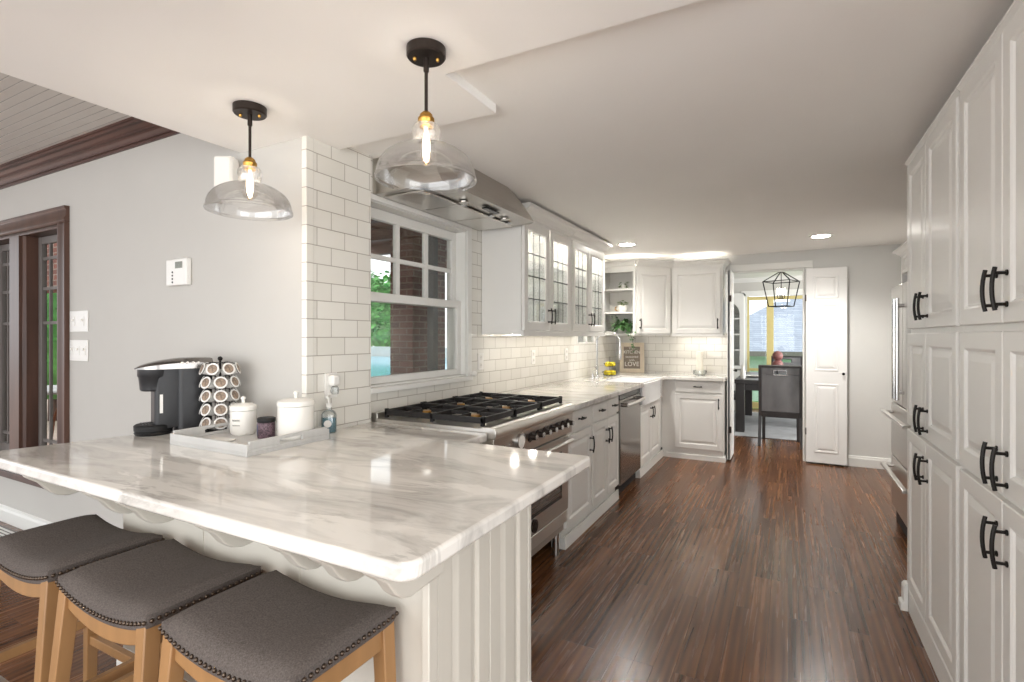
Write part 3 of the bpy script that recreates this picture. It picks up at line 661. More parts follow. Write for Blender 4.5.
# --- far corner: open shelf, diagonal door cabinet, wide door cabinet
H = .785; Z0 = 1.395; crown = [(o*.85, z*.8) for o, z in crown]
r = thing('open_shelf_cabinet', 'narrow open shelf unit with plants in the far corner', 'cabinet', (-1.968, 5.965, Z0))
m = MB(); wd = .415; D = .62
m.box(0, 0, 0, .02, .3, H+.02).box(wd-.02, 0, 0, wd, .02, H+.02).box(wd-.02, .02, 0, wd-.012, .3, H+.02).box(.02, 0, 0, wd-.02, .29, .02).box(.02, 0, H-.02, wd-.02, .29, H+.02).box(.02, .29, 0, wd-.02, .3, H+.02)
m.build('body', 'cab', r)
for zz in (.262, .535): m = MB(); m.box(.02, .005, zz-.009, wd-.02, .29, zz+.009); m.build('shelf', 'cab', r)
m = MB(); m.box(0, -.006, H-.05, wd, -.001, H+.02).box(0, -.006, 0, .035, -.001, H-.051).box(wd-.03, -.006, 0, wd, -.001, H-.051); m.build('face_frame', 'cab', r)
m = MB(); m.sweep([(0, 0), (wd, 0)], [(o, z+H+.0) for o, z in crown]); m.build('crown', 'cab', r)
m = MB(); m.box(.05, .1, H+.03, wd-.03, .13, H+.05); m.build('top_light', 'strip_warm', r)
# diagonal
dl = math.hypot(.34, .31)
r = thing('corner_wall_cabinet', 'diagonal corner wall cabinet with one raised-panel door', 'cabinet', (-1.548, 5.963, Z0), math.atan2(.31, .34))
m = MB(); m.prism([(0.012, .02), (dl-.004, .02), (dl-.02, .06), (.18, .22), (.02, .10)], 0, H+.02, 'z'); m.build('body', 'cab', r)
cab_door(r, .012, .02, dl-.012, H-.03, .05, .13, .12)
m = MB(); m.sweep([(0.0, .0), (dl, .0)], [(o, z+H) for o, z in crown]); m.build('crown', 'cab', r)
m = MB(); m.box(.08, .12, H+.03, dl-.08, .15, H+.05); m.build('top_light', 'strip_warm', r)
r = thing('wall_cabinet', 'wide single-door wall cabinet on the far wall beside the doorway', 'cabinet', (-1.206, 6.275, Z0))
wd = .556; m = MB(); m.box(0, .02, 0, wd, .32, H+.02); m.build('body', 'cab', r)
cab_door(r, .012, .02, wd-.02, H-.03, wd-.05, .13, .12)
m = MB(); m.sweep([(0, .01), (wd, .01), (wd, .32)], [(o, z+H) for o, z in crown]); m.build('crown', 'cab', r)
m = MB(); m.box(.04, .12, H+.03, wd-.04, .15, H+.05); m.build('top_light', 'strip_warm', r)
for q in range(2): m = MB(); m.cyl((wd*(q+.5)/2, .15, -.0045), (wd*(q+.5)/2, .15, -.001), .028, 20); m.build('under_light', 'puck_warm', r)
m = MB(); m.box(0, .0, -.014, wd, .0195, .016); m.build('light_rail', 'cab', r)

# --- tall pantry cabinets on the right: front faces -X, local x = -Y
def pantry(y1, y0, split, label):
    r = thing('pantry_cabinet', label, 'cabinet', (.53, y1, 0), -PI/2, 'tall pantry cabinets'); wd = y1-y0; L = lambda y: y1-y
    m = MB(); m.box(0, .02, 0, wd, .60, 2.25); m.build('body', 'cab', r)
    m = MB(); m.prism([(.004, 0), (.02, 0), (.02, .11), (.012, .115), (.004, .108)], 0, wd, 'x'); m.build('toe_board', 'cab', r)
    e = .028
    for (z0, z1, hz, hl) in ((1.418, 2.235, 1.512, .145), (.942, 1.395, 1.015, .15), (.13, .918, .80, .15)):
        cab_door(r, e, z0, L(split)-.003, z1, L(split)-.04, hz, hl, fr=.06); cab_door(r, L(split)+.003, z0, wd-e+.02, z1, L(split)+.04, hz, hl, fr=.06)
    path = [(0, .02), (wd, .02)] if y1 < 3 else [(0, .60), (0, .02), (wd, .02)]
    m = MB(); m.sweep(path, [(0, 2.236), (.004, 2.236), (.008, 2.246), (.018, 2.256), (.022, 2.26), (.022, 2.268), (0, 2.268)]); m.build('crown', 'cab', r)
    return r
pantry(3.275, 2.375, 2.85, 'tall white pantry cabinet with three tiers of paired doors beside the refrigerator')
pantry(2.372, 1.45, 1.93, 'tall white pantry cabinet nearest the camera, cut off by the right edge of the photo')
# moulded foot where the pantry meets the alcove
m = MB(); m.sweep([(1.10, 3.277), (.532, 3.277), (.532, 3.235)], [(0, 0), (.03, 0), (.03, .035), (.018, .045), (.018, .12), (.010, .135), (0, .14)]); 
tag(m.build('end_baseboard', 'trim_white'), 'short white moulded baseboard at the end of the pantry cabinets', 'baseboard')

# --- refrigerator
r = thing('refrigerator', 'stainless steel refrigerator with two freezer drawers beyond the pantry', 'refrigerator', (.69, 4.83, 0), -PI/2)
FW = .91
m = MB(); m.box(.0, .05, .06, FW, .50, 1.74); m.build('body', 'steel_dark', r)
m = MB(); m.box(.02, .03, 0, FW-.02, .5, .09); m.build('toe_grille', 'black_matte', r)
for j in range(2):
    m = MB(); x0 = .003+j*(FW/2); m.box(x0, 0, .90, x0+FW/2-.006, .06, 1.745); d = m.build('door', 'steel', r, bevel=.008)
    m = MB(); hx = FW/2-.05 if j == 0 else FW/2+.05; m.cyl((hx, -.04, .95), (hx, -.04, 1.64), .014, 14).cyl((hx, 0, 1.0), (hx, -.04, 1.0), .011, 12).cyl((hx, 0, 1.59), (hx, -.04, 1.59), .011, 12); m.build('handle', 'chrome', d, smooth=True)
for z0, z1 in ((.50, .89), (.12, .49)):
    m = MB(); m.box(.003, 0, z0, FW-.003, .06, z1); d = m.build('drawer', 'steel', r, bevel=.008)
    m = MB(); m.bar((.04, -.055, z1-.07), (FW-.04, -.055, z1-.07), .03, .022).cyl((.09, 0, z1-.07), (.09, -.05, z1-.07), .011, 12).cyl((FW-.09, 0, z1-.07), (FW-.09, -.05, z1-.07), .011, 12); m.build('handle', 'steel_light', d, bevel=.004)
r = thing('refrigerator_cabinet', 'low white cabinet with crown above the refrigerator and its side panel', 'cabinet', (.76, 4.88, 0), -PI/2)
m = MB(); m.box(0, 0, 0, .0345, .43, 2.0); m.build('side_panel', 'cab', r)
m = MB(); m.box(.035, .0205, 1.84, 1.0, .43, 2.0); m.build('body', 'cab', r)
m = MB(); m.panel(.05, 1.85, .50, 1.99, fr=.03); m.build('door', 'cab', r); m = MB(); m.panel(.505, 1.85, .96, 1.99, fr=.03); m.build('door', 'cab', r)
m = MB(); m.sweep([(0, .43), (0, 0), (1.0, 0)], [(o*.8, z*.6+1.985) for o, z in crown]); m.build('crown', 'cab', r)

# --- peninsula base
r = thing('peninsula_cabinet', 'cream painted peninsula base with panelled end under the marble top', 'cabinet', (0, 0, 0))
PX0, PX1, PY0, PY1 = -2.30, -.825, 1.085, 1.645
m = MB(); m.prism([(PX0, PY0), (PX1, PY0), (PX1, PY1), (-1.29, PY1), (-1.29, 2.08), (-1.94, 2.08), (-1.94, 1.655), (PX0, 1.655)], .0, .888); m.build('body', 'pen_paint', r)
# end panels on the right side (face +X)
e_ = bpy.data.objects.new('end_panel_set', None)
def end_panel(y0, y1):
    m = MB(); a = m.mark(); m.panel(0, .12, y1-y0, .875, t=.02, fr=.065); m.xf(Matrix.Translation((PX1+.02, y0, 0)) @ Matrix.Rotation(PI/2, 4, 'Z'), a); m.build('end_panel', 'pen_paint', r)
end_panel(PY0+.02, PY0+.285); end_panel(PY0+.29, PY1-.01)
for a, b in ((PY0-.02, PY0+.018), (PY1-.008, PY1+.015)): m = MB(); m.box(PX1-.002, a, 0, PX1+.022, b, .887); m.build('corner_post', 'pen_paint', r, bevel=.003)
m = MB(); m.sweep([(PX0, 1.65), (PX0, PY0), (PX1+.022, PY0), (PX1+.022, PY1+.01)], [(0, 0), (.028, 0), (.028, .03), (.016, .045), (.016, .125), (.008, .145), (.012, .155), (0, .165)]); m.build('base_moulding', 'trim_white', r)
for x in (-1.78, -1.30): m = MB(); m.box(x-.003, PY0-.004, .17, x+.003, PY0+.002, .86); m.build('panel_joint', 'pen_paint', r)
m = MB(); m.box(PX0, PY0-.05, .862, PX1, PY0, .888); m.build('cleat', 'pen_paint', r)
# corbels
cprof = [(PY0, .889), (.832, .889), (.834, .872), (.85, .858), (.875, .84), (.90, .806), (.925, .785), (.955, .776), (1.0, .778), (PY0, .78)]
for x in (-2.44, -2.0, -1.80, -1.40, -1.10, -.96, -.79):
    m = MB(); m.prism(cprof, x-.019, x+.019, 'x')
    if x < PX0: m.box(x-.019, PY0, .78, x+.019, 1.12, .889)
    m.build('corbel', 'pen_paint', r, bevel=.004)

# ================================================================ STOOLS
def make_stool(label, loc, rz=0):
    r = thing('bar_stool', label, 'stool', loc, rz, 'grey saddle stools at the peninsula')
    W2, D2 = .235, .165; NX, NY = 24, 16
    def ztop(u, v): return .640+.034*u*u
    m = MB(); vs = []; 
    def padz(u, v):
        eu = 1-abs(u)**6; ev = 1-abs(v)**5; return ztop(u, v)+.030*(max(0, eu)*max(0, ev))**.55+.004
    for j in range(NY+1):
        for i in range(NX+1):
            u = -1+2*i/NX; v = -1+2*j/NY
            u2 = math.copysign(abs(u)**.8, u); v2 = math.copysign(abs(v)**.8, v)
            fx = (1-abs(u2)*abs(v2)**8*.015); vs.append((u2*W2*fx, v2*D2*(1-abs(v2)*abs(u2)**8*.02), padz(u2, v2)))
    n = NX+1; fs = [(j*n+i, j*n+i+1, (j+1)*n+i+1, (j+1)*n+i) for j in range(NY) for i in range(NX)]
    rim = [i for i in range(n)]+[j*n+NX for j in range(1, NY+1)]+[NY*n+i for i in range(NX-1, -1, -1)]+[j*n for j in range(NY-1, 0, -1)]
    b0 = len(vs)
    for q in rim: x, y, z = vs[q]; vs.append((x*1.006, y*1.008, z-.022))
    for q in rim: x, y, z = vs[q]; vs.append((x*.985, y*.98, z-.036))
    R = len(rim)
    for k in range(R): k2 = (k+1) % R; fs.append((rim[k2], rim[k], b0+k, b0+k2)); fs.append((b0+k2, b0+k, b0+R+k, b0+R+k2))
    fs.append(tuple(b0+R+k for k in range(R)))
    m.add(vs, fs); seat = m.build('seat', 'fabric_gray', r, smooth=True)
    # nail heads around the lower edge of the cushion
    m = MB(); per = []
    pl = [vs[b0+k] for k in range(R)]; tot = 0; seg = []
    for k in range(R): a = Vector(pl[k]); b = Vector(pl[(k+1) % R]); seg.append((tot, a, b)); tot += (b-a).length
    N = 92
    for q in range(N):
        s_ = tot*q/N
        for (t0, a, b) in reversed(seg):
            if t0 <= s_: L = (b-a).length; p = a.lerp(b, (s_-t0)/L if L else 0); break
        nx, ny = (p.x/W2, p.y/D2); nn = Vector((math.copysign(1, nx) if abs(nx) > abs(ny) else 0, math.copysign(1, ny) if abs(ny) >= abs(nx) else 0, 0))
        m.ball(tuple(p+nn*.001+Vector((0, 0, .006))), .0058, 8)
    m.build('nailhead_trim', 'nail', seat, smooth=True)
    # curved aprons
    def apron(y):
        top = [(-W2+.03+(2*W2-.06)*i/12, ztop((-1+2*i/12)*.9, 0)-.016) for i in range(13)]
        bot = [(x, z-.055-.012*(1-((x/W2)**2))) for x, z in top[::-1]]
        m = MB(); m.prism(top+bot, y-.011, y+.011, 'y'); m.build('apron', 'oak', r, bevel=.003)
    apron(-D2+.022); apron(D2-.022)
    for sx in (-1, 1):
        m = MB(); m.box(sx*(W2-.035), -D2+.03, .585, sx*(W2-.013), D2-.03, .652); m.build('side_apron', 'oak', r, bevel=.003)
        for sy in (-1, 1):
            m = MB(); tx, ty = sx*(W2-.028), sy*(D2-.025); bx, by = sx*(W2+.005), (D2-.02 if sy > 0 else -D2-.03); a = .021; b = .017
            m.add([(bx-b, by-b, 0), (bx+b, by-b, 0), (bx+b, by+b, 0), (bx-b, by+b, 0), (tx-a, ty-a, .655), (tx+a, ty-a, .655), (tx+a, ty+a, .655), (tx-a, ty+a, .655)],
                  [(0, 3, 2, 1), (4, 5, 6, 7), (0, 1, 5, 4), (1, 2, 6, 5), (2, 3, 7, 6), (3, 0, 4, 7)])
            m.build('leg', 'oak', r, bevel=.003)
    k = lambda z: (W2-.028+.033*(1-z/.655), D2-.025+.004*(1-z/.655))
    for (z, ax) in ((.20, 'f'), (.20, 'b'), (.27, 'l'), (.27, 'r')):
        x, y = k(z); m = MB()
        if ax == 'f': m.bar((-x, -y, z), (x, -y, z), .022, .034)
        if ax == 'b': m.bar((-x, y, z), (x, y, z), .022, .034)
        if ax == 'l': m.bar((-x, -y, z), (-x, y, z), .022, .034)
        if ax == 'r': m.bar((x, -y, z), (x, y, z), .022, .034)
        s_ = m.build('stretcher', 'oak', r, bevel=.002)
        if ax in 'f':
            m = MB(); m.box(-x+.03, -y-.013, z+.010, x-.03, -y+.013, z+.019); m.build('footrest_plate', 'steel_light', s_, bevel=.002)
    return r
SY = .888
st = make_stool('grey saddle bar stool with nailhead trim, rightmost of the three under the peninsula', (-1.13, SY, 0))
dup(st, (-1.655, SY-.005, 0), 0, 'grey saddle bar stool with nailhead trim, middle of the three under the peninsula')
dup(st, (-2.185, SY-.005, 0), 0, 'grey saddle bar stool with nailhead trim, leftmost of the three, at the left photo edge')

# ================================================================ PENDANTS
def make_pendant(loc, label):
    r = thing('pendant_lamp', label, 'pendant lamp', loc, 0, 'glass pendant lamps over the peninsula')   # origin at the ceiling
    m = MB(); m.lathe([(0, 0), (.062, 0), (.062, -.026), (.058, -.031), (0, -.031)], 40); c = m.build('canopy', 'bronze', r, smooth=True)
    for a in (.6, .6+PI): m = MB(); m.lathe([(0, -.029), (.006, -.029), (.006, -.037), (.003, -.041), (0, -.041)], 12, (.036*math.cos(a), .036*math.sin(a), 0)); m.build('screw', 'brass', c, smooth=True)
    m = MB(); m.lathe([(0, -.012), (.009, -.012), (.009, -.062), (.0055, -.066), (.0055, -.205), (0, -.205)], 16); m.build('rod', 'bronze', r, smooth=True)
    m = MB(); m.lathe([(0, -.192), (.012, -.192), (.02, -.2), (.021, -.208), (.026, -.212), (.026, -.222), (.023, -.226), (.023, -.238), (.019, -.242), (0, -.242)], 28); m.build('socket', 'brass', r, smooth=True)
    prof = [(.024, -.216), (.036, -.219), (.044, -.230), (.046, -.246), (.042, -.262), (.041, -.274), (.047, -.283), (.066, -.289), (.09, -.296), (.112, -.308), (.132, -.323), (.147, -.343), (.155, -.366), (.157, -.384), (.161, -.388), (.161, -.395), (.158, -.397)]
    prof = [(r_, z_-.013) for r_, z_ in prof]
    m = MB(); m.shell(prof, .003, 64); m.build('lamp_shade', 'glass_shade', r, smooth=True)
    m = MB(); m.lathe([(0, -.242), (.012, -.243), (.016, -.262), (.026, -.285), (.031, -.312), (.030, -.330), (.022, -.350), (.010, -.360), (0, -.362)], 28); b = m.build('bulb', 'glass_bulb', r, smooth=True)
    m = MB()
    for q in range(6):
        a = q*PI/3; m.tube([(.004*math.cos(a), .004*math.sin(a), -.262), (.011*math.cos(a), .011*math.sin(a), -.30), (.006*math.cos(a), .006*math.sin(a), -.340)], .0022, 6)
    m.build('filament', 'bulb_glow', b, smooth=True)
    for q in r.children: q.location.z = 0 if q is c else -.011
    return r
p1 = make_pendant((-1.018, 1.335, ZL), 'clear glass bell pendant lamp nearer the camera, over the peninsula middle')
p2 = dup(p1, (-1.90, 1.345, ZL), 0, 'clear glass bell pendant lamp nearer the gray wall, over the coffee tray')
for p in ((-1.018, 1.335), (-1.90, 1.345)):
    d = bpy.data.lights.new('pendant_bulb_light', 'POINT'); d.energy = 2.6; d.color = (1, .93, .84); d.shadow_soft_size = .012
    o = bpy.data.objects.new('pendant_bulb_light', d); col.objects.link(o); o.location = (p[0], p[1], ZL-.335)
# ================================================================ CEILING LIGHTS
r = thing('ceiling_light', 'round recessed ceiling light in front of the doorway', 'ceiling light', (.275, 5.72, ZC), 0, 'recessed ceiling lights')
m = MB(); m.lathe([(.075, .0), (.098, 0), (.1, -.004), (.095, -.009), (.075, -.006)], 36, close=True); m.build('ring', 'trim_white', r, smooth=True)
m = MB(); m.lathe([(0, -.003), (.076, -.003), (.076, -.006), (0, -.007)], 36); m.build('lens', 'can_glow', r, smooth=True)
dup(r, (-1.47, 5.30, ZC), 0, 'round recessed ceiling light above the apron sink')
for (x, y, pw) in ((.275, 5.72, 2.6), (-1.47, 5.30, 1.5), (-.5, -.9, 1.4), (-2.0, -1.2, 1.4), (.4, -1.9, 2.0)):  # spots behind the camera have no fixture, added unseen as fill
    z = ZC if y > 1.5 else ZL
    d = bpy.data.lights.new('can_fill_light', 'SPOT'); d.energy = LAMP_W*pw; d.spot_size = math.radians(140); d.spot_blend = .8; d.shadow_soft_size = .07; d.color = (1, .975, .94)
    o = bpy.data.objects.new('can_fill_light', d); col.objects.link(o); o.location = (x, y, z-.02)

# ================================================================ COFFEE CORNER
CT = .9305
# coffee maker: local -y is its front; faces left-front
r = thing('coffee_maker', 'black single-serve coffee maker with silver top at the left end of the marble', 'coffee maker', (-2.555, 1.44, CT), math.radians(-20))
# local: x width, y depth (front -y)
def rrect(w, d, rr, n=5):
    return arc(w/2-rr, -d/2+rr, rr, -90, 0, n)+arc(w/2-rr, d/2-rr, rr, 0, 90, n)+arc(-w/2+rr, d/2-rr, rr, 90, 180, n)+arc(-w/2+rr, -d/2+rr, rr, 180, 270, n)
m = MB(); a = m.mark(); m.prism(rrect(.15, .15, .03), 0, .312); m.xf(Matrix.Translation((0, .055, 0)), a); m.build('housing', 'black_plastic', r, smooth=True)
m = MB(); a = m.mark(); m.prism(rrect(.125, .12, .02), 0.03, .30); m.xf(Matrix.Translation((0, -.045, 0)), a); m.build('column', 'black_plastic', r, smooth=True)
m = MB(); a = m.mark(); m.lathe([(0, .20), (.052, .20), (.058, .206), (.063, .262), (.067, .268), (.068, .30), (0, .302)], 32); m.xf(Matrix.Translation((0, -.095, 0)), a); m.build('brew_head', 'black_plastic', r, smooth=True)
m = MB(); a = m.mark(); m.lathe([(0, .0), (.070, 0), (.076, .010), (.072, .016), (.076, .020), (.077, .042), (.070, .048), (0, .048)], 36); m.xf(Matrix.Translation((0, -.10, 0)), a); dt = m.build('drip_tray', 'black_matte', r, smooth=True)
for k in range(9): m = MB(); m.box(-.05, -.145+k*.011, .047, .05, -.141+k*.011, .0515); m.build('drip_slat', 'black_plastic', dt)
m = MB(); N = 14
prof = [(-.172+.302*i/N, .306+.045*math.sin(PI*.62*(i/N)**.75)) for i in range(N+1)]
vs = []
hw = lambda i: .078*(1-.75*max(0, 1-i/4.5)**2)*(1-.1*max(0, (i-N+2)/2)**2)
for i, (y, z) in enumerate(prof):
    h = hw(i); zl = .300
    vs += [(-h, y, zl), (-h*.98, y, zl+(z-zl)*.55), (-h*.7, y, z-.003), (0, y, z), (h*.7, y, z-.003), (h*.98, y, zl+(z-zl)*.55), (h, y, zl)]
fs = [(i*7+k, i*7+k+1, (i+1)*7+k+1, (i+1)*7+k) for i in range(N) for k in range(6)]+[(i*7+6, i*7, (i+1)*7, (i+1)*7+6) for i in range(N)]+[tuple(range(7)), tuple(N*7+k for k in range(6, -1, -1))]
m.add(vs, fs); lid = m.build('lid', 'steel_dark', r, smooth=True)
for k in range(4): m = MB(); m.cyl((.068, .0+.022*k, .325), (.079, .0+.022*k, .327), .006, 12); m.build('button', 'steel_light', lid, smooth=True)
m = MB(); m.box(.0615, -.085, .10, .0645, -.073, .185); m.build('water_gauge', 'plastic_white', r)
# pod carousel
CX, CY = -2.372, 1.525; AF = math.radians(-31)
r = thing('pod_carousel', 'black wire carousel holding tiers of coffee pods beside the coffee maker', 'pod holder', (CX, CY, CT))
m = MB(); m.lathe([(0, 0), (.06, 0), (.06, .006), (.008, .012), (0, .012)], 32); m.build('base', 'black_metal', r, smooth=True)
m = MB(); m.cyl((0, 0, .005), (0, 0, .335), .005, 12); m.ball((0, 0, .345), .011, 16); m.build('post', 'black_metal', r, smooth=True)
m = MB(); TIER = [.050, .1125, .175, .2375, .300]; tilt = math.radians(20); RO = .058
for k in range(7):
    a = AF+2*PI*(k+.5)/7
    m.tube([(0, 0, .325), (.04*math.cos(a), .04*math.sin(a), .328), (.05*math.cos(a), .05*math.sin(a), .31), (.05*math.cos(a), .05*math.sin(a), .01)], .002, 6)
m.build('wire_frame', 'black_metal', r, smooth=True)
def pod_m(ti, k, z):
    a = AF+2*PI*(k+(.5 if ti == 4 else 0))/7
    return Matrix.Rotation(a, 4, 'Z') @ Matrix.Translation((RO+.018, 0, z)) @ Matrix.Rotation(PI/2-tilt, 4, 'Y')
for ti, z in enumerate(TIER):
    for k in range(-3, 4):
        m = MB(); M = pod_m(ti, k, z); m.tube([tuple(M @ Vector((.0262*math.cos(q*PI/10), .0262*math.sin(q*PI/10), -.004))) for q in range(21)], .0016, 5); m.build('pod_ring', 'black_metal', r, smooth=True)
pod = None
words = ['lowest', 'second lowest', 'middle', 'second highest', 'topmost']
sides = {0: 'facing the camera', 1: 'turned right of the camera', -1: 'turned left of the camera', 2: 'turned far right toward the tile wall', -2: 'turned far left toward the coffee maker', -3: 'at the back'}
for ti, z in enumerate(TIER):
    for k in (0, 1, -1, 2, -2) if ti < 4 else (0, 1, -1, -2, -3):
        M = Matrix.Translation((CX, CY, CT)) @ pod_m(ti, k, z)
        lab = 'foil-lidded coffee pod, %s carousel tier, %s' % (words[ti], sides[k])
        if pod is None:
            pod = bpy.data.objects.new('coffee_pod', None); col.objects.link(pod); tag(pod, lab, 'coffee pod', 'coffee pods in the wire carousel')
            m = MB(); m.lathe([(0, -.042), (.017, -.042), (.0185, -.040), (.0235, -.004), (.0285, -.002), (.0285, .001), (0, .001)], 24); m.build('cup', 'pod_white', pod, smooth=True)
            m = MB(); m.lathe([(0, .0012), (.021, .0012), (.021, .002), (0, .002)], 24); m.build('foil_lid', 'pod_foil', pod)
            o = pod
        else: o = dup(pod, label=lab)
        o.location, o.rotation_euler = M.to_translation(), M.to_euler()
# serving tray
TX, TY = -2.03, 1.445; ta = 0
r = thing('serving_tray', 'pale grey rectangular serving tray with cut-out handles on the marble', 'tray', (TX, TY, CT), ta)
tw, td, th = .50, .395, .045
m = MB(); m.box(-tw/2, -td/2, 0, tw/2, td/2, .012); m.build('bottom', 'tray_gray', r)
for yy in (-td/2, td/2-.012): m = MB(); m.box(-tw/2, yy, .012, tw/2, yy+.012, th); m.build('long_wall', 'tray_gray', r, bevel=.002)
for sx in (-1, 1):
    x0 = sx*tw/2; x1 = sx*(tw/2-.012)
    m = MB(); hh = .055
    m.box(x0, -td/2+.012, .012, x1, td/2-.012, .024).box(x0, -td/2+.012, .024, x1, -.055, hh).box(x0, .055, .024, x1, td/2-.012, hh).box(x0, -.055, .042, x1, .055, hh)
    m.build('handle_wall', 'tray_gray', r, bevel=.002)
tz = CT+.0125
def canister(loc, s, h, label, script):
    r = thing('canister', label, 'canister', loc, math.radians(28), 'white ceramic canisters'); R = s
    m = MB(); m.lathe([(0, 0), (R*.86, 0), (R*.97, .008), (R, .02), (R, h-.022), (0, h-.022)], 40); b = m.build('jar', 'ceramic', r, smooth=True)
    m = MB(); m.lathe([(0, h-.020), (R*1.04, h-.020), (R*1.05, h-.010), (R*1.0, h), (R*.7, h+.008), (0, h+.011)], 40); l_ = m.build('lid', 'ceramic', r, smooth=True)
    m = MB(); m.lathe([(0, h+.008), (.007, h+.010), (.007, h+.024), (.011, h+.030), (.009, h+.038), (0, h+.041)], 16); m.build('knob', 'ceramic', l_, smooth=True)
    if script:
        m = MB()
        for (dz, am, n) in ((0.0, .0045, 9), (-.022, .003, 7)):
            pts = []
            for i in range(n*4+1):
                t = i/(n*4); th_ = math.radians(-115+38*t); pts.append(((R+.0006)*math.cos(th_), (R+.0006)*math.sin(th_), h*.52+dz+am*math.sin(t*n*2*PI)))
            m.tube(pts, .0008, 5)
        m.build('script_lettering', 'ink_gray', b)
    return r
canister((-2.165, 1.50, tz), .054, .128, 'smaller white lidded canister with grey script at the back of the tray', True)
canister((-1.873, 1.543, tz), .074, .162, 'larger white lidded canister at the right end of the tray', False)
r = thing('patterned_jar', 'small dark patterned jar with black lid between the two canisters', 'jar', (-1.995, 1.49, tz), 0)
m = MB(); m.lathe([(0, 0), (.034, 0), (.036, .004), (.036, .062), (.033, .068), (0, .068)], 32); j = m.build('jar', 'stone_bits', r, smooth=True)
m = MB(); m.lathe([(0, .068), (.036, .068), (.037, .070), (.037, .084), (.034, .087), (0, .087)], 32); m.build('lid', 'black_matte', r, smooth=True)
m = MB(); vs = []
for i in range(9): a = math.radians(-150+6*i); vs += [(.0365*math.cos(a), .0365*math.sin(a), .012), (.0365*math.cos(a), .0365*math.sin(a), .058)]
m.add(vs, [(2*i, 2*i+2, 2*i+3, 2*i+1) for i in range(8)]); m.build('label_patch', 'navy', j)
# spoon rest / papers on the tray
m = MB(); a = m.mark(); m.box(-.055, -.03, 0, .055, .03, .008); m.xf(Matrix.Translation((-2.10, 1.35, tz)) @ Matrix.Rotation(.15, 4, 'Z'), a)
tag(m.build('napkin_stack', 'ceramic', bevel=.003), 'small stack of white napkins lying at the front of the tray', 'napkins')
# hand soap bottle
r = thing('soap_bottle', 'clear blue liquid soap bottle with pump standing on the marble by the tile wall', 'bottle', (-1.895, 1.745, CT), math.radians(35))
m = MB(); a = m.mark(); m.lathe([(0, 0), (.032, 0), (.035, .005), (.035, .085), (.028, .10), (.014, .108), (.013, .122), (0, .122)], 28); m.xf(Matrix.Diagonal((1, .68, 1, 1)), a); b = m.build('bottle', 'glass_clear', r, smooth=True)
m = MB(); a = m.mark(); m.lathe([(0, .004), (.030, .004), (.032, .008), (.032, .07), (0, .07)], 28); m.xf(Matrix.Diagonal((1, .66, 1, 1)), a); m.build('liquid', 'soap', b, smooth=True)
m = MB(); m.cyl((0, 0, .12), (0, 0, .138), .014, 20).cyl((0, 0, .138), (0, 0, .165), .004, 12).tube([(0, 0, .165), (0, -.008, .171), (0, -.035, .168)], .006, 10); m.build('pump', 'plastic_white', r, smooth=True)
m = MB(); m.cyl((0, -.0245, .045), (0, -.026, .045), .017, 24); m.build('sticker', 'pod_white', b)
# ================================================================ WALL FITTINGS
# facing -Y on the gray wall
def plate(x, z, w, h, n, label, rocker=False):
    r = thing('light_switch', label, 'light switch', (x, 1.659, z), 0, 'light switches on the gray wall')
    m = MB(); m.box(-w/2, -.006, -h/2, w/2, 0, h/2); m.build('plate', 'glass_clear' if False else 'plastic_white', r, bevel=.002)
    for i in range(n):
        cx = -w/2+w*(i+.5)/n
        m = MB(); m.box(cx-.014, -.009, -.03, cx+.014, -.005, .03); t_ = m.build('rocker', 'plastic_white', r, bevel=.001)
        m = MB(); m.box(cx-.005, -.02, .0, cx+.005, -.009, .016); m.build('toggle', 'ceramic', t_, bevel=.002)
    return r
plate(-4.045, 1.478, .235, .135, 2, 'white light switch plate on the gray wall, upper of the two by the dark window')
plate(-4.045, 1.29, .235, .135, 3, 'white light switch plate on the gray wall, lower of the two by the dark window')
r = thing('thermostat', 'white thermostat with small screen on the gray wall', 'thermostat', (-2.92, 1.659, 1.728))
m = MB(); m.box(-.095, -.03, -.072, .095, 0, .072); b = m.build('case', 'plastic_white', r, bevel=.006)
m = MB(); m.box(-.005, -.0315, .02, .06, -.029, .055); m.build('screen', 'screen', b)
for k in range(4): m = MB(); m.cyl((-.03, -.030, .0-.018*k), (-.03, -.033, .0-.018*k), .005, 12); m.build('button', 'black_plastic', b, smooth=True)
r = thing('wall_speaker', 'white box speaker mounted high on the gray wall behind the far pendant', 'speaker', (-2.465, 1.655, 2.17), math.radians(30))
m = MB(); m.box(-.045, -.11, -.085, .045, -.03, .085); b = m.build('cabinet', 'plastic_white', r, bevel=.012)
m = MB(); m.box(-.037, -.1125, -.076, .037, -.109, .076); m.build('grille', 'ceramic', b, bevel=.003)
m = MB(); m.tube([(0, -.005, .06), (0, -.03, .06), (0, -.04, .03)], .01, 10); m.build('bracket', 'plastic_white', r, smooth=True)
# on the tile wall, facing +X
def outlet(y, z, xw, label, w=.075, h=.12, sockets=1):
    r = thing('wall_outlet', label, 'outlet', (xw, y, z), PI/2, 'outlets on the tile wall')
    m = MB(); m.box(-w/2, -.006, -h/2, w/2, 0, h/2); m.build('plate', 'plastic_white', r, bevel=.002)
    for s_ in (-.028, .028):
        m = MB(); m.box(-.017, -.0075, s_-.018, .017, -.005, s_+.018); q = m.build('socket', 'ceramic', r, bevel=.001)
        m = MB(); m.box(-.008, -.0082, s_-.006, -.006, -.007, s_+.008).box(.006, -.0082, s_-.006, .008, -.007, s_+.008); m.build('slot', 'ink_gray', q)
    return r
outlet(1.80, 1.145, -1.944, 'white outlet plate on the tile behind the soap bottle')
outlet(4.87, 1.20, -1.969, 'white outlet plate on the tile below the glass cabinet nearest the sink')
outlet(4.10, 1.20, -1.969, 'white outlet plate on the tile below the middle of the glass cabinets')
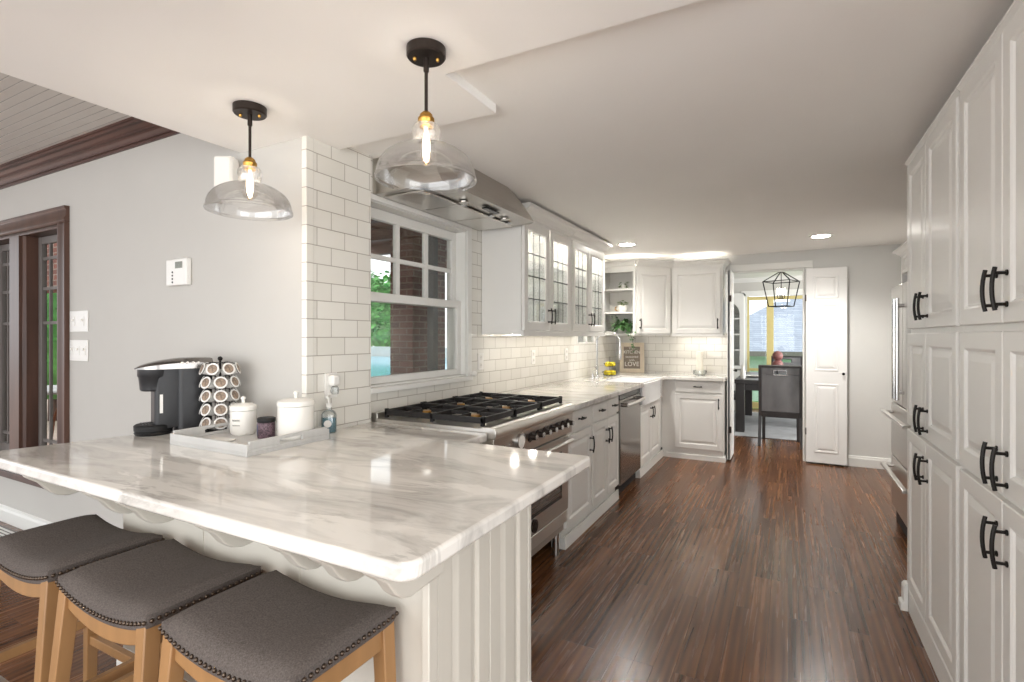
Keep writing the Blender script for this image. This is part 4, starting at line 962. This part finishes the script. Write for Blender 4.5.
outlet(3.22, 1.20, -1.969, 'white outlet plate on the tile just past the range window')
r = thing('air_freshener', 'white plug-in air freshener in the outlet above the soap bottle', 'air freshener', (-1.936, 1.80, 1.165), PI/2)
m = MB(); m.box(-.022, -.035, -.02, .022, 0, .03); m.build('warmer', 'plastic_white', r, bevel=.008)
m = MB(); m.lathe([(0, -.06), (.016, -.06), (.018, -.055), (.018, -.03), (.01, -.02), (0, -.02)], 16, (0, -.022, 0)); m.build('oil_bottle', 'glass_clear', r, smooth=True)
m = MB()
m.box(-2.0, 0, 0, 0, 0, 0) if False else None
# floor register
r = thing('floor_vent', 'pale slatted floor vent beside the left wall', 'vent', (-5.05, 1.50, 0))
m = MB(); m.box(-.45, -.10, 0, .45, .10, .006); m.build('frame', 'grey_paint_out', r)
m = MB()
for k in range(7): m.box(-.43, -.088+k*.026, .006, .43, -.076+k*.026, .011)
m.build('slat', 'trim_white', r)

# ================================================================ SHELF AND COUNTER DECOR
def leafball(mb, c, R, n, size, droop=0, zs=1.0):
    for _ in range(n):
        a = random.uniform(0, 2*PI); e = random.uniform(-.5, 1.2); q = random.uniform(.35, 1)
        p = Vector((c[0]+R*q*math.cos(a)*math.cos(e), c[1]+R*q*math.sin(a)*math.cos(e), c[2]+R*zs*q*math.sin(e)))
        leaf(mb, p, a, size*random.uniform(.7, 1.2), random.uniform(-.9, .4)-droop)
def leaf(mb, p, a, s, pitch):
    d = Vector((math.cos(a)*math.cos(pitch), math.sin(a)*math.cos(pitch), math.sin(pitch))); sd = Vector((-math.sin(a), math.cos(a), 0)); up = d.cross(sd)
    pts = [p, p+d*s*.35+sd*s*.32-up*s*.05, p+d*s*.75+sd*s*.2, p+d*s, p+d*s*.75-sd*s*.2, p+d*s*.35-sd*s*.32-up*s*.05, p+d*s*.5+up*s*.06]
    mb.add([tuple(q) for q in pts], [(0, 1, 6), (1, 2, 6), (2, 3, 6), (3, 4, 6), (4, 5, 6), (5, 0, 6)])
def pot(name, label, cat, loc, R, h, n, size, lr, matn='leaf', group=None, spots=True):
    r = thing(name, label, cat, loc, 0, group)
    m = MB(); m.lathe([(0, 0), (R*.75, 0), (R*.95, h*.3), (R, h*.75), (R*.9, h), (R*.8, h), (R*.78, h*.9), (0, h*.88)], 24); m.build('pot', 'ceramic', r, smooth=True)
    m = MB(); leafball(m, (0, 0, h*1.05), lr, n, size); m.build('foliage', matn, r)
    return r
Ys = 6.06
pot('potted_succulent', 'tiny succulent in a white pot on the topmost corner shelf', 'plant', (-1.72, Ys, 1.9395), .028, .05, 26, .045, .04, 'leaf_pale')
r = pot('potted_succulent', 'small succulent in a round white pot on the middle corner shelf', 'plant', (-1.735, Ys, 1.6665), .062, .085, 30, .05, .05, 'leaf_pale')
m = MB(); m.tube([(-.055, 0, .07), (-.085, 0, .06), (-.088, 0, .03), (-.058, 0, .02)], .006, 8); m.build('pot_handle', 'brass', r, smooth=True)
r = thing('potted_ivy', 'trailing green ivy in a white pot on the lowest corner shelf', 'plant', (-1.73, 6.05, 1.4155))
m = MB(); m.lathe([(0, 0), (.045, 0), (.055, .05), (.058, .07), (0, .065)], 24); m.build('pot', 'ceramic', r, smooth=True)
m = MB(); leafball(m, (0, -.02, .09), .115, 170, .06, .2, .9); leafball(m, (-.09, 0, .17), .05, 14, .045)
m.build('foliage', 'leaf', r)
m = MB(); vine = [(.05, -.08, .08), (.11, -.13, .02), (.15, -.13, -.06), (.16, -.12, -.13), (.17, -.12, -.19)]; m.tube(vine, .003, 6)
v2 = [(.05, -.05, .1), (.14, -.07, .09), (.18, -.08, .03)]; m.tube(v2, .003, 6)
for vv in (vine, v2):
    for i, p in enumerate(vv):
        for q in range(4): leaf(m, Vector(p)+Vector((random.uniform(-.02, .02), random.uniform(-.02, .02), random.uniform(-.03, .03))), random.uniform(0, 6.28), .045, -.5)
m.build('vine', 'leaf', r)
# sign leaning on the backsplash
r = thing('kitchen_sign', 'wood-framed sign with white lettering leaning in the far counter corner', 'sign', (-1.72, 6.43, CT), math.radians(16))
r.rotation_euler = (math.radians(-7), 0, math.radians(16))
sw, sh = .30, .375
m = MB(); f_ = .05
m.box(-sw/2, 0, 0, sw/2, .02, f_).box(-sw/2, 0, sh-f_, sw/2, .02, sh).box(-sw/2, 0, f_, -sw/2+f_, .02, sh-f_).box(sw/2-f_, 0, f_, sw/2, .02, sh-f_); m.build('frame', 'sign_frame', r, bevel=.002)
m = MB(); m.box(-sw/2+f_-.002, .008, f_-.002, sw/2-f_+.002, .016, sh-f_+.002); bd = m.build('board', 'sign_board', r)
def text(body, size, loc, matn, parent, rot=(PI/2, 0, 0), name='lettering', sx=1.0, ext=.0008):
    c = bpy.data.curves.new(name, 'FONT'); c.body = body; c.size = size; c.align_x = 'CENTER'; c.align_y = 'CENTER'; c.extrude = ext
    o = bpy.data.objects.new(name, c); col.objects.link(o); dg = bpy.context.evaluated_depsgraph_get(); me = bpy.data.meshes.new_from_object(o.evaluated_get(dg))
    bpy.data.objects.remove(o); o = bpy.data.objects.new(name, me); col.objects.link(o); me.materials.clear(); me.materials.append(MATS[matn])
    o.location = loc; o.rotation_euler = rot; o.scale = (sx, 1, 1); o.parent = parent; return o
for b_, s_, z_, sx in (('This', .034, .300, 1.3), ('KITCHEN', .056, .255, .86), ('seasoned', .040, .198, 1.05), ('with', .032, .157, 1.2), ('LOVE', .078, .105, .95)):
    text(b_, s_, (0, .0065, z_), 'ink_white', bd, sx=sx)
# lemons in a two-tier wire basket
r = thing('fruit_basket', 'two-tier wire basket of lemons beside the sink', 'basket', (-1.80, 5.78, CT))
m = MB()
for z, R in ((.012, .075), (.045, .09), (.11, .055), (.14, .07)): m.tube([(R*math.cos(q*PI/10), R*math.sin(q*PI/10), z) for q in range(21)], .002, 5)
for k in range(8):
    a = k*PI/4; c, s = math.cos(a), math.sin(a); m.tube([(0, 0, .008), (.075*c, .075*s, .012), (.09*c, .09*s, .045)], .0015, 5); m.tube([(0, 0, .106), (.055*c, .055*s, .11), (.07*c, .07*s, .14)], .0015, 5)
m.cyl((0, 0, 0), (0, 0, .22), .0025, 8); m.build('wire', 'black_metal', r, smooth=True)
lem = None
for (k, (x, y, z, l)) in enumerate([(.042, .0, .035, 'nearest the room'), (-.042, 0.0, .035, 'nearest the wall'), (0, .045, .035, 'at its far side'), (0, -.045, .035, 'at its near side'), (.034, 0, .132, 'up'), (-.02, .03, .132, 'up2'), (-.02, -.03, .132, 'up3')]):
    lab = ('yellow lemon in the lower tier of the wire basket, '+l) if k < 4 else 'yellow lemon in the upper tier of the wire basket, '+['nearest the room', 'at its far side', 'at its near side'][k-4]
    loc = (-1.80+x, 5.78+y, CT+z)
    if lem is None:
        m = MB(); m.lathe([(0, -.034), (.006, -.031), (.016, -.023), (.024, -.008), (.025, .004), (.018, .02), (.008, .028), (.004, .033), (0, .034)], 16)
        lem = m.build('lemon', 'lemon', smooth=True); lem.scale = (1.2, 1.2, 1.2); tag(lem, lab, 'lemon', 'lemons in the wire basket'); o = lem
    else: o = lem.copy(); col.objects.link(o); o['label'] = lab
    o.location = loc; o.rotation_euler = (PI/2, k*.7, k)
# candle in a glass hurricane
r = thing('candle_holder', 'low clear glass candle dish on the far counter', 'candle holder', (-.91, 6.40, CT))
m = MB(); m.shell([(.05, .002), (.075, .01), (.08, .05), (.078, .055)], .004, 32); m.lathe([(0, 0), (.06, 0), (.06, .006), (0, .006)], 32); m.build('dish', 'glass_clear', r, smooth=True)
r = thing('pillar_candle', 'tall white pillar candle standing in the glass dish', 'candle', (-.91, 6.40, CT+.007))
m = MB(); m.lathe([(0, 0), (.037, 0), (.038, .003), (.038, .262), (.034, .267), (.02, .262), (0, .262)], 28); m.build('wax', 'wax', r, smooth=True)
m = MB(); m.cyl((0, 0, .26), (.002, 0, .278), .0015, 6); m.build('wick', 'black_matte', r)

# ================================================================ BIFOLD DOORS
def bifold(name, loc, rz, w, knob, panels=3):
    r = thing(name, None, None, loc, rz, kind='structure')
    m = MB(); t = .034; H = 2.10; z0 = .018
    # front face with recessed/raised panels
    zs = [(.14, .86), (1.02, 1.72), (1.80, 2.02)]
    m.box(0, .004, z0, w, t, z0+H)
    m.build('leaf', 'door_white', r, bevel=.003)
    for a, b in zs:
        m = MB(); fx = .09
        rings = [(0, .0), (.0, .004), (.006, .010)]
        m2 = [(fx-.012, a-.012, w-fx+.012, b+.012)]
        x0, zz0, x1, zz1 = m2[0]
        vs = []
        for i, y in ((0, .004), (.004, -.001), (.016, -.001), (.026, .0035), (.05, -.003), (.056, -.003)):
            vs += [(x0+i, y, zz0+i), (x1-i, y, zz0+i), (x1-i, y, zz1-i), (x0+i, y, zz1-i)]
        fs = [(q*4+k, q*4+(k+1) % 4, q*4+4+(k+1) % 4, q*4+4+k) for q in range(5) for k in range(4)]+[(20, 21, 22, 23)]
        m.add(vs, fs); m.build('raised_panel', 'door_white', r)
    if knob: m = MB(); m.cyl((w-.035, .004, .985), (w-.035, -.012, .985), .006, 12).ball((w-.035, -.022, .985), .015, 16); m.build('knob', 'black_metal', r, smooth=True)
    for hz in (.35, 1.8):
        m = MB(); m.box(-.006, -.004, hz-.035, .004, .02, hz+.035); m.build('hinge', 'bronze', r)
    return r
bifold('door_1', (.172, 6.50, 0), 0, .38, True)
bifold('door_2', (.55, 6.575, 0), PI, .375, False)
bifold('door_3', (-.555, 6.20, 0), PI/2, .38, True)
bifold('door_4', (-.600, 6.58, 0), -PI/2, .38, False)

# ================================================================ DINING ROOM
YD = 11.0
m = MB(); m.box(-2.6, YD, 0, -.72, YD+.12, 2.6).box(-.72, YD, 2.16, 1.9, YD+.12, 2.6).box(1.9, YD, 0, 3.2, YD+.12, 2.6); struct(m.build('wall_dining_far', 'wall_gray'))
m = MB(); m.box(-2.72, YF+.12, 0, -2.6, YD+.12, 2.6); struct(m.build('wall_dining_left', 'wall_gray'))
m = MB(); m.box(-.80, YD-.02, 0, -.70, YD-.001, 2.149).box(-.80, YD-.02, 2.15, 1.98, YD-.001, 2.26).box(1.9, YD-.02, 0, 1.98, YD-.001, 2.149); struct(m.build('trim_4', 'trim_white', bevel=.003))
m = MB(); m.sweep([(-2.6, YD), (3.2, YD)], [(0, 2.42), (.01, 2.42), (.07, 2.48), (.08, 2.5), (0, 2.5)]); struct(m.build('trim_5', 'trim_white'))
w = thing('window_4', None, None, kind='structure')
m = MB(); x = -.70
m.box(-.70, YD+.02, 0, -.66, YD+.07, 2.15).box(-.70, YD+.024, 2.08, 1.9, YD+.068, 2.145).box(-.70, YD+.024, 0, 1.9, YD+.068, .12).box(-.36, YD+.01, 0, -.24, YD+.08, 2.12).box(.62, YD+.01, 0, .72, YD+.08, 2.12).box(1.85, YD+.02, 0, 1.9, YD+.07, 2.15).box(-.70, YD+.026, .72, 1.9, YD+.066, .77)
m.build('frame', 'gold_frame', w, bevel=.003)
m = MB(); m.box(-.68, YD+.043, .05, 1.88, YD+.047, 2.12); m.build('pane', 'glass_window', w)
# arched china cabinet
r = thing('china_cabinet', 'white cabinet with arched multi-pane glass door at the left end of the dining room', 'cabinet', (-.96, 10.45, 0))
cw = .20
m = MB(); m.box(-.46, .04, 0, .245, .40, .75).box(-.46, .36, .75, .245, .40, 2.18).box(-.46, .04, .75, -.42, .38, 2.18).box(.215, .04, .75, .245, .38, 2.18).box(-.46, .04, 2.14, .245, .40, 2.18); m.build('body', 'trim_white', r)
m = MB(); ar = [( -.05+.22*math.cos(math.radians(a)), 1.80+.22*math.sin(math.radians(a))) for a in range(0, 181, 15)]
outer = [(.24, .78), (.24, 2.16), (-.34, 2.16), (-.34, .78)]
inner = [(.17, .84)]+ar+[(-.27, .84)]
# face frame as strips around the arch
m.box(.17, .015, .78, .24, .04, 2.16).box(-.34, .015, .78, -.27, .04, 2.16).box(-.27, .015, .78, .17, .04, .84)
for i in range(len(ar)-1):
    (xa, za), (xb, zb) = ar[i], ar[i+1]; m.prism([(xa, za), (xb, zb), (xb, 2.16), (xa, 2.16)], .015, .04, 'y')
for zz in (1.13, 1.42, 1.71): m.box(-.27, .018, zz-.012, .17, .036, zz+.012)
m.box(-.062, .018, .84, -.038, .036, 2.02)
d = m.build('arched_door', 'trim_white', r)
m = MB(); m.prism([(.17, .84)]+ar+[(-.27, .84)], .026, .029, 'y'); m.build('pane', 'glass_clear', d)
m = MB()
for zz in (1.15, 1.5, 1.8): m.box(-.42, .06, zz-.01, .215, .36, zz+.01)
m.build('shelf', 'glass_clear', r)
# rug
m = MB(); m.box(-1.7, 7.83, 0.001, 1.6, 10.35, .012); tag(m.build('area_rug', 'rug', bevel=.003), 'pale grey area rug under the dining table', 'rug')
# table
r = thing('dining_table', 'dark wooden dining table seen through the doorway', 'table', (-.06, 9.05, .012))
m = MB(); m.box(-.62, -.95, .695, .62, .95, .75); m.build('tabletop', 'ebony', r, bevel=.004)
m = MB(); m.box(-.58, -.91, .60, .58, -.88, .695).box(-.58, .88, .60, .58, .91, .695).box(-.58, -.88, .60, -.55, .88, .695).box(.55, -.88, .60, .58, .88, .695); m.build('apron', 'ebony', r)
for sx in (-1, 1):
    for sy in (-1, 1): m = MB(); m.box(sx*.61, sy*.94, 0, sx*.49, sy*.82, .695); m.build('leg', 'ebony', r, bevel=.004)
# chairs
def make_dchair(loc, rz, label):
    r = thing('dining_chair', label, 'chair', loc, rz, 'dark dining chairs')      # sitter faces +Y; back at -Y
    m = MB(); m.box(-.235, -.22, .40, .235, .25, .47); m.build('seat', 'velvet_dark', r, bevel=.02, seg=3)
    m = MB(); m.box(-.225, -.23, .36, .225, .24, .405); m.build('seat_rail', 'ebony', r, bevel=.003)
    th = math.radians(7); a = None
    m = MB(); a = m.mark(); m.box(-.212, -.03, .0, .212, .03, .47); m.box(-.212, -.03, .47, -.07, .03, .56); m.box(.07, -.03, .47, .212, .03, .56); m.box(-.07, -.03, .53, .07, .03, .56)
    Mx = Matrix.Translation((0, -.235, .44)) @ Matrix.Rotation(th, 4, 'X'); m.xf(Mx, a); bk = m.build('backrest', 'velvet_dark', r, bevel=.006)
    m = MB(); a = m.mark(); m.box(-.245, -.035, -.06, -.212, .03, .585).box(.212, -.035, -.06, .245, .03, .585).box(-.212, -.035, .56, .212, .03, .585).box(-.212, -.035, -.06, .212, .03, 0); m.xf(Mx, a); m.build('back_frame', 'ebony', r, bevel=.003)
    m = MB(); a = m.mark(); m.box(-.072, -.042, .465, .072, -.034, .472).box(-.072, -.042, .528, .072, -.034, .535).box(-.075, -.042, .465, -.068, -.034, .535).box(.068, -.042, .465, .075, -.034, .535); m.xf(Mx, a); m.build('grip_ring', 'chrome', bk)
    for sx in (-1, 1):
        m = MB(); m.bar((sx*.228, -.235, .44), (sx*.235, -.30, 0.0), .035, .035); m.build('leg', 'ebony', r, bevel=.003)
        m = MB(); m.bar((sx*.20, .215, .37), (sx*.205, .225, 0.0), .038, .038); m.build('leg', 'ebony', r, bevel=.003)
    return r
c0 = make_dchair((-.085, 7.56, 0.001), 0, 'dark dining chair with its back to the kitchen at the near end of the table')
c0.location.z = 0.0
dup(c0, (-.02, 10.12, .013), PI, 'dark dining chair at the far end of the table, only its top showing')
dup(c0, (-.90, 9.15, .013), -PI/2, 'dark dining chair at the left side of the table')
dup(c0, (.72, 8.95, .013), PI/2, 'dark dining chair at the right side of the table')
# ornament, place setting
r = thing('table_ornament', 'stack of two striped red and grey balls on the dining table', 'ornament', (-.14, 8.9, .762))
m = MB(); m.lathe([(0, 0), (.06, 0), (.06, .015), (.015, .03), (.015, .10), (.04, .12), (0, .12)], 20); m.build('base', 'ebony', r, smooth=True)
m = MB(); m.ball((0, 0, .185), .08, 24); m.build('ball', 'ornament', r, smooth=True)
m = MB(); m.ball((0, 0, .325), .074, 24); m.build('ball', 'ornament', r, smooth=True)
r = thing('dinner_plate', 'white plate with grey napkin on the dining table', 'plate', (-.45, 8.75, .762))
m = MB(); m.lathe([(0, 0), (.08, 0), (.14, .018), (.142, .022), (.08, .008), (0, .006)], 28); m.build('plate', 'ceramic', r, smooth=True)
m = MB(); m.box(-.05, -.07, .008, .05, .07, .03); m.build('napkin', 'tray_gray', r, bevel=.006)
r = thing('white_vase', 'small white vase at the left edge of the dining table', 'vase', (-.585, 8.35, .762))
m = MB(); m.lathe([(0, 0), (.03, 0), (.04, .05), (.028, .13), (.018, .17), (.024, .2), (0, .195)], 24); m.build('body', 'ceramic', r, smooth=True)
# lantern chandelier
LX, LY, LZ = -.09, 8.75, 0
r = thing('lantern_chandelier', 'black geometric lantern chandelier over the dining table', 'chandelier', (LX, LY, 0), math.radians(-20))
m = MB(); m.lathe([(0, 2.5), (.06, 2.5), (.06, 2.475), (0, 2.47)], 24); m.cyl((0, 0, 2.475), (0, 0, 2.35), .005, 8); m.build('canopy', 'black_metal', r, smooth=True)
m = MB(); t1, t2 = .19, .13; zt, zb, za = 2.20, 1.83, 2.36
tp = [(t1, t1), (-t1, t1), (-t1, -t1), (t1, -t1)]; bt = [(t2, t2), (-t2, t2), (-t2, -t2), (t2, -t2)]
for k in range(4):
    k2 = (k+1) % 4
    m.bar((*tp[k], zt), (*tp[k2], zt), .012, .012); m.bar((*bt[k], zb), (*bt[k2], zb), .012, .012); m.bar((*tp[k], zt), (*bt[k], zb), .012, .012); m.bar((*tp[k], zt), (0, 0, za), .012, .012)
m.build('cage', 'black_metal', r)
m = MB(); m.cyl((0, 0, 2.35), (0, 0, 1.97), .006, 8)
for k in range(4): a = k*PI/2; c, s = math.cos(a), math.sin(a); m.tube([(0, 0, 1.96), (.03*c, .03*s, 1.945), (.05*c, .05*s, 1.96), (.05*c, .05*s, 2.01)], .006, 8)
m.build('arms', 'black_metal', r, smooth=True)
for k in range(4):
    a = k*PI/2; m = MB(); m.lathe([(0, 2.01), (.008, 2.01), (.016, 2.04), (.012, 2.07), (.003, 2.10), (0, 2.10)], 14, (.05*math.cos(a), .05*math.sin(a), 0)); m.build('bulb', 'bulb_glow', r, smooth=True)

# ================================================================ OUTSIDE
m = MB(); m.box(-60, 1.9, -.35, -2.2, 40, -.25); m.box(-60, -10, -.35, -8.1, 1.9, -.25); struct(m.build('floor_patio', 'paver'))
m = MB(); m.box(-30, 11.2, -1.2, 40, 60, -1.1); struct(m.build('floor_yard', 'leaf_out'))
# covered patio behind the range window
m = MB(); m.box(-5.1, 1.95, 2.62, -2.13, 8.0, 2.7)
for k in range(7): m.box(-5.1, 2.2+k*.8, 2.5, -2.13, 2.3+k*.8, 2.62)
struct(m.build('ceiling_patio', 'patio_wood'))
r = thing('brick_pillar', 'red brick porch pillar seen through the window above the range', 'pillar', (-4.0, 4.95, -.25))
m = MB(); m.box(-.13, -.22, 0, .20, .42, 2.87); m.build('shaft', 'brick', r); m = MB(); m.box(-.16, -.25, 0, .23, .45, .12); m.build('plinth', 'concrete', r)
m = MB(); m.box(-3.48, 4.58, -.25, -3.40, 4.67, 2.62); tag(m.build('porch_post', 'dark_post', bevel=.004), 'slim dark post in front of the brick pillar outside the window', 'post')
m = MB(); m.box(-5.1, 7.9, -.25, -2.13, 8.0, 2.7); struct(m.build('wall_patio', 'tan_wall'))
r = thing('wall_lantern', 'small lit lantern on the tan porch wall', 'lantern', (-4.35, 7.86, 1.95))
m = MB(); m.box(-.07, -.14, .16, .07, 0, .19).box(-.05, -.12, -.16, .05, -.02, -.14)
for a, b in ((-.06, -.13), (.05, -.13), (-.06, -.02), (.05, -.02)): m.box(a, b, -.15, a+.01, b+.01, .17)
m.build('cage', 'black_metal', r); m = MB(); m.cyl((0, -.07, -.08), (0, -.07, .08), .025, 12); m.build('candle_bulb', 'lantern_glow', r, smooth=True)
# pool and far bushes
m = MB(); m.box(-24, 10.2, -.25, -8.4, 22.5, .26); struct(m.build('floor_pool', 'pool'))
m = MB(); m.box(-26, 22.6, -.25, -8.0, 22.9, .8); struct(m.build('wall_garden', 'concrete'))
def bush(name, label, c, R, n, size, zs=1.3, group='bushes outside'):
    r = thing(name, label, 'bush', (c[0], c[1], c[2]), 0, group)
    m = MB(); m.cyl((0, 0, 0), (0, 0, R*1.0), .1, 10, .05); m.build('trunk', 'dark_wood_v', r)
    m = MB(); leafball(m, (0, 0, R*1.25), R, n, size, 0, zs); a = m.mark()
    m.ball((0, 0, R*1.2), R*.72, 20, zs); m.build('foliage', 'leaf_out', r)
bush('garden_bush', 'green bush beyond the pool seen through the range window', (-21.0, 24.2, -.3), 2.3, 1800, .5)
bush('garden_bush', 'taller green bush further back beyond the pool', (-28.5, 29.5, -.3), 2.6, 1500, .6)
bush('garden_bush', 'green bush showing through the window above the sink', (-5.1, 14.2, -.3), 2.2, 1500, .4)
bush('garden_bush', 'green bush seen through the dark-framed window by the light switches', (-12.6, 4.75, -.3), 1.7, 1300, .3)
bush('garden_bush', 'green bush at the left photo edge behind the dark-framed window', (-19.5, 7.5, -.3), 2.1, 1300, .4)
# brick house front beyond the dark window
r = thing('brick_archway', 'brick garden archway high behind the dark-framed window', 'archway', (-9.0, 3.35, -.25))
m = MB(); m.box(-.95, 0, 2.28, 1.1, .3, 3.5).box(-1.35, 0, 0, -.951, .3, 3.5).box(1.101, 0, 0, 1.5, .3, 3.5); m.build('masonry', 'brick', r)
# patio table and chair
r = thing('patio_table', 'round white-topped patio table behind the dark-framed window', 'table', (-7.75, 2.78, -.25))
m = MB(); m.lathe([(0, .98), (.5, .98), (.51, 1.0), (.5, 1.02), (0, 1.02)], 32); m.build('tabletop', 'concrete', r, smooth=True)
m = MB(); m.cyl((0, 0, .1), (0, 0, .98), .03, 12)
for k in range(3): a = k*2.09; m.tube([(0, 0, .2), (.2*math.cos(a), .2*math.sin(a), .12), (.35*math.cos(a), .35*math.sin(a), .0)], .02, 8)
m.build('pedestal', 'rust', r, smooth=True)
r = thing('patio_chair', 'rust-coloured wrought iron patio chair beside the white patio table', 'chair', (-6.55, 2.46, -.25))
m = MB(); m.lathe([(0, .43), (.2, .43), (.21, .44), (.2, .46), (0, .46)], 24); m.build('seat', 'rust', r, smooth=True)
m = MB()
for k in range(4): a = k*PI/2+.6; m.tube([(.18*math.cos(a), .18*math.sin(a), .44), (.15*math.cos(a), .15*math.sin(a), .25), (.22*math.cos(a), .22*math.sin(a), 0)], .012, 8)
m.build('leg_frame', 'rust', r, smooth=True)
m = MB(); pts = [(-.2, .05, .44), (-.22, .1, .8), (-.12, .12, .98), (0, .13, 1.03), (.12, .12, .98), (.22, .1, .8), (.2, .05, .44)]; m.tube(pts, .012, 8)
m.tube([(.05*math.cos(q*PI/8), .12, .75+.09*math.sin(q*PI/8)) for q in range(17)], .009, 6); m.build('back_scroll', 'rust', r, smooth=True)
# neighbour's house beyond the dining room
r = thing('neighbour_house', 'neighbouring house with pale green siding and grey shingle roof beyond the dining window', 'house', (0, 22, -1.1))
m = MB(); m.box(-8, 0, 0, 12, 6, 1.95); m.build('wall', 'siding', r)
m = MB()
for k in range(12): m.box(-8, -.02, .1+k*.15, 12, 0, .115+k*.15)
m.build('siding_board', 'siding', r)
m = MB(); vs = [(-8.6, -.6, 1.9), (12.6, -.6, 1.9), (7.5, 4.2, 4.25), (-.9, 4.2, 4.25), (-8.6, 6.6, 1.9), (12.6, 6.6, 1.9)]
m.add([(-3.8, -.6, 1.9), (12.6, -.6, 1.9), (8.0, 3.6, 4.0), (-.5, 3.6, 4.0), (-3.8, 7.2, 1.9), (12.6, 7.2, 1.9), (-3.8, -.6, 1.8), (12.6, -.6, 1.8), (12.6, 7.2, 1.8), (-3.8, 7.2, 1.8)],
      [(0, 1, 2, 3), (4, 5, 2, 3), (0, 3, 4), (1, 5, 2), (6, 7, 8, 9), (0, 1, 7, 6), (1, 5, 8, 7), (5, 4, 9, 8), (4, 0, 6, 9)])
m.build('roof', 'shingle', r)
m = MB(); m.box(-3.9, -.66, 1.74, 12.7, -.58, 1.93); m.build('gutter', 'grey_paint_out', r)
r = thing('rear_house', 'second house with a darker roof rising behind the neighbouring roof', 'house', (4.6, 31, -1.1))
m = MB(); m.box(-4, 0, 0, 9, 5, 3.6); m.build('wall', 'siding', r)
m = MB(); m.prism([(-.5, 3.5), (5.5, 3.5), (2.5, 5.3)], -4.5, 9.5, 'x'); m.build('roof', 'shingle', r)
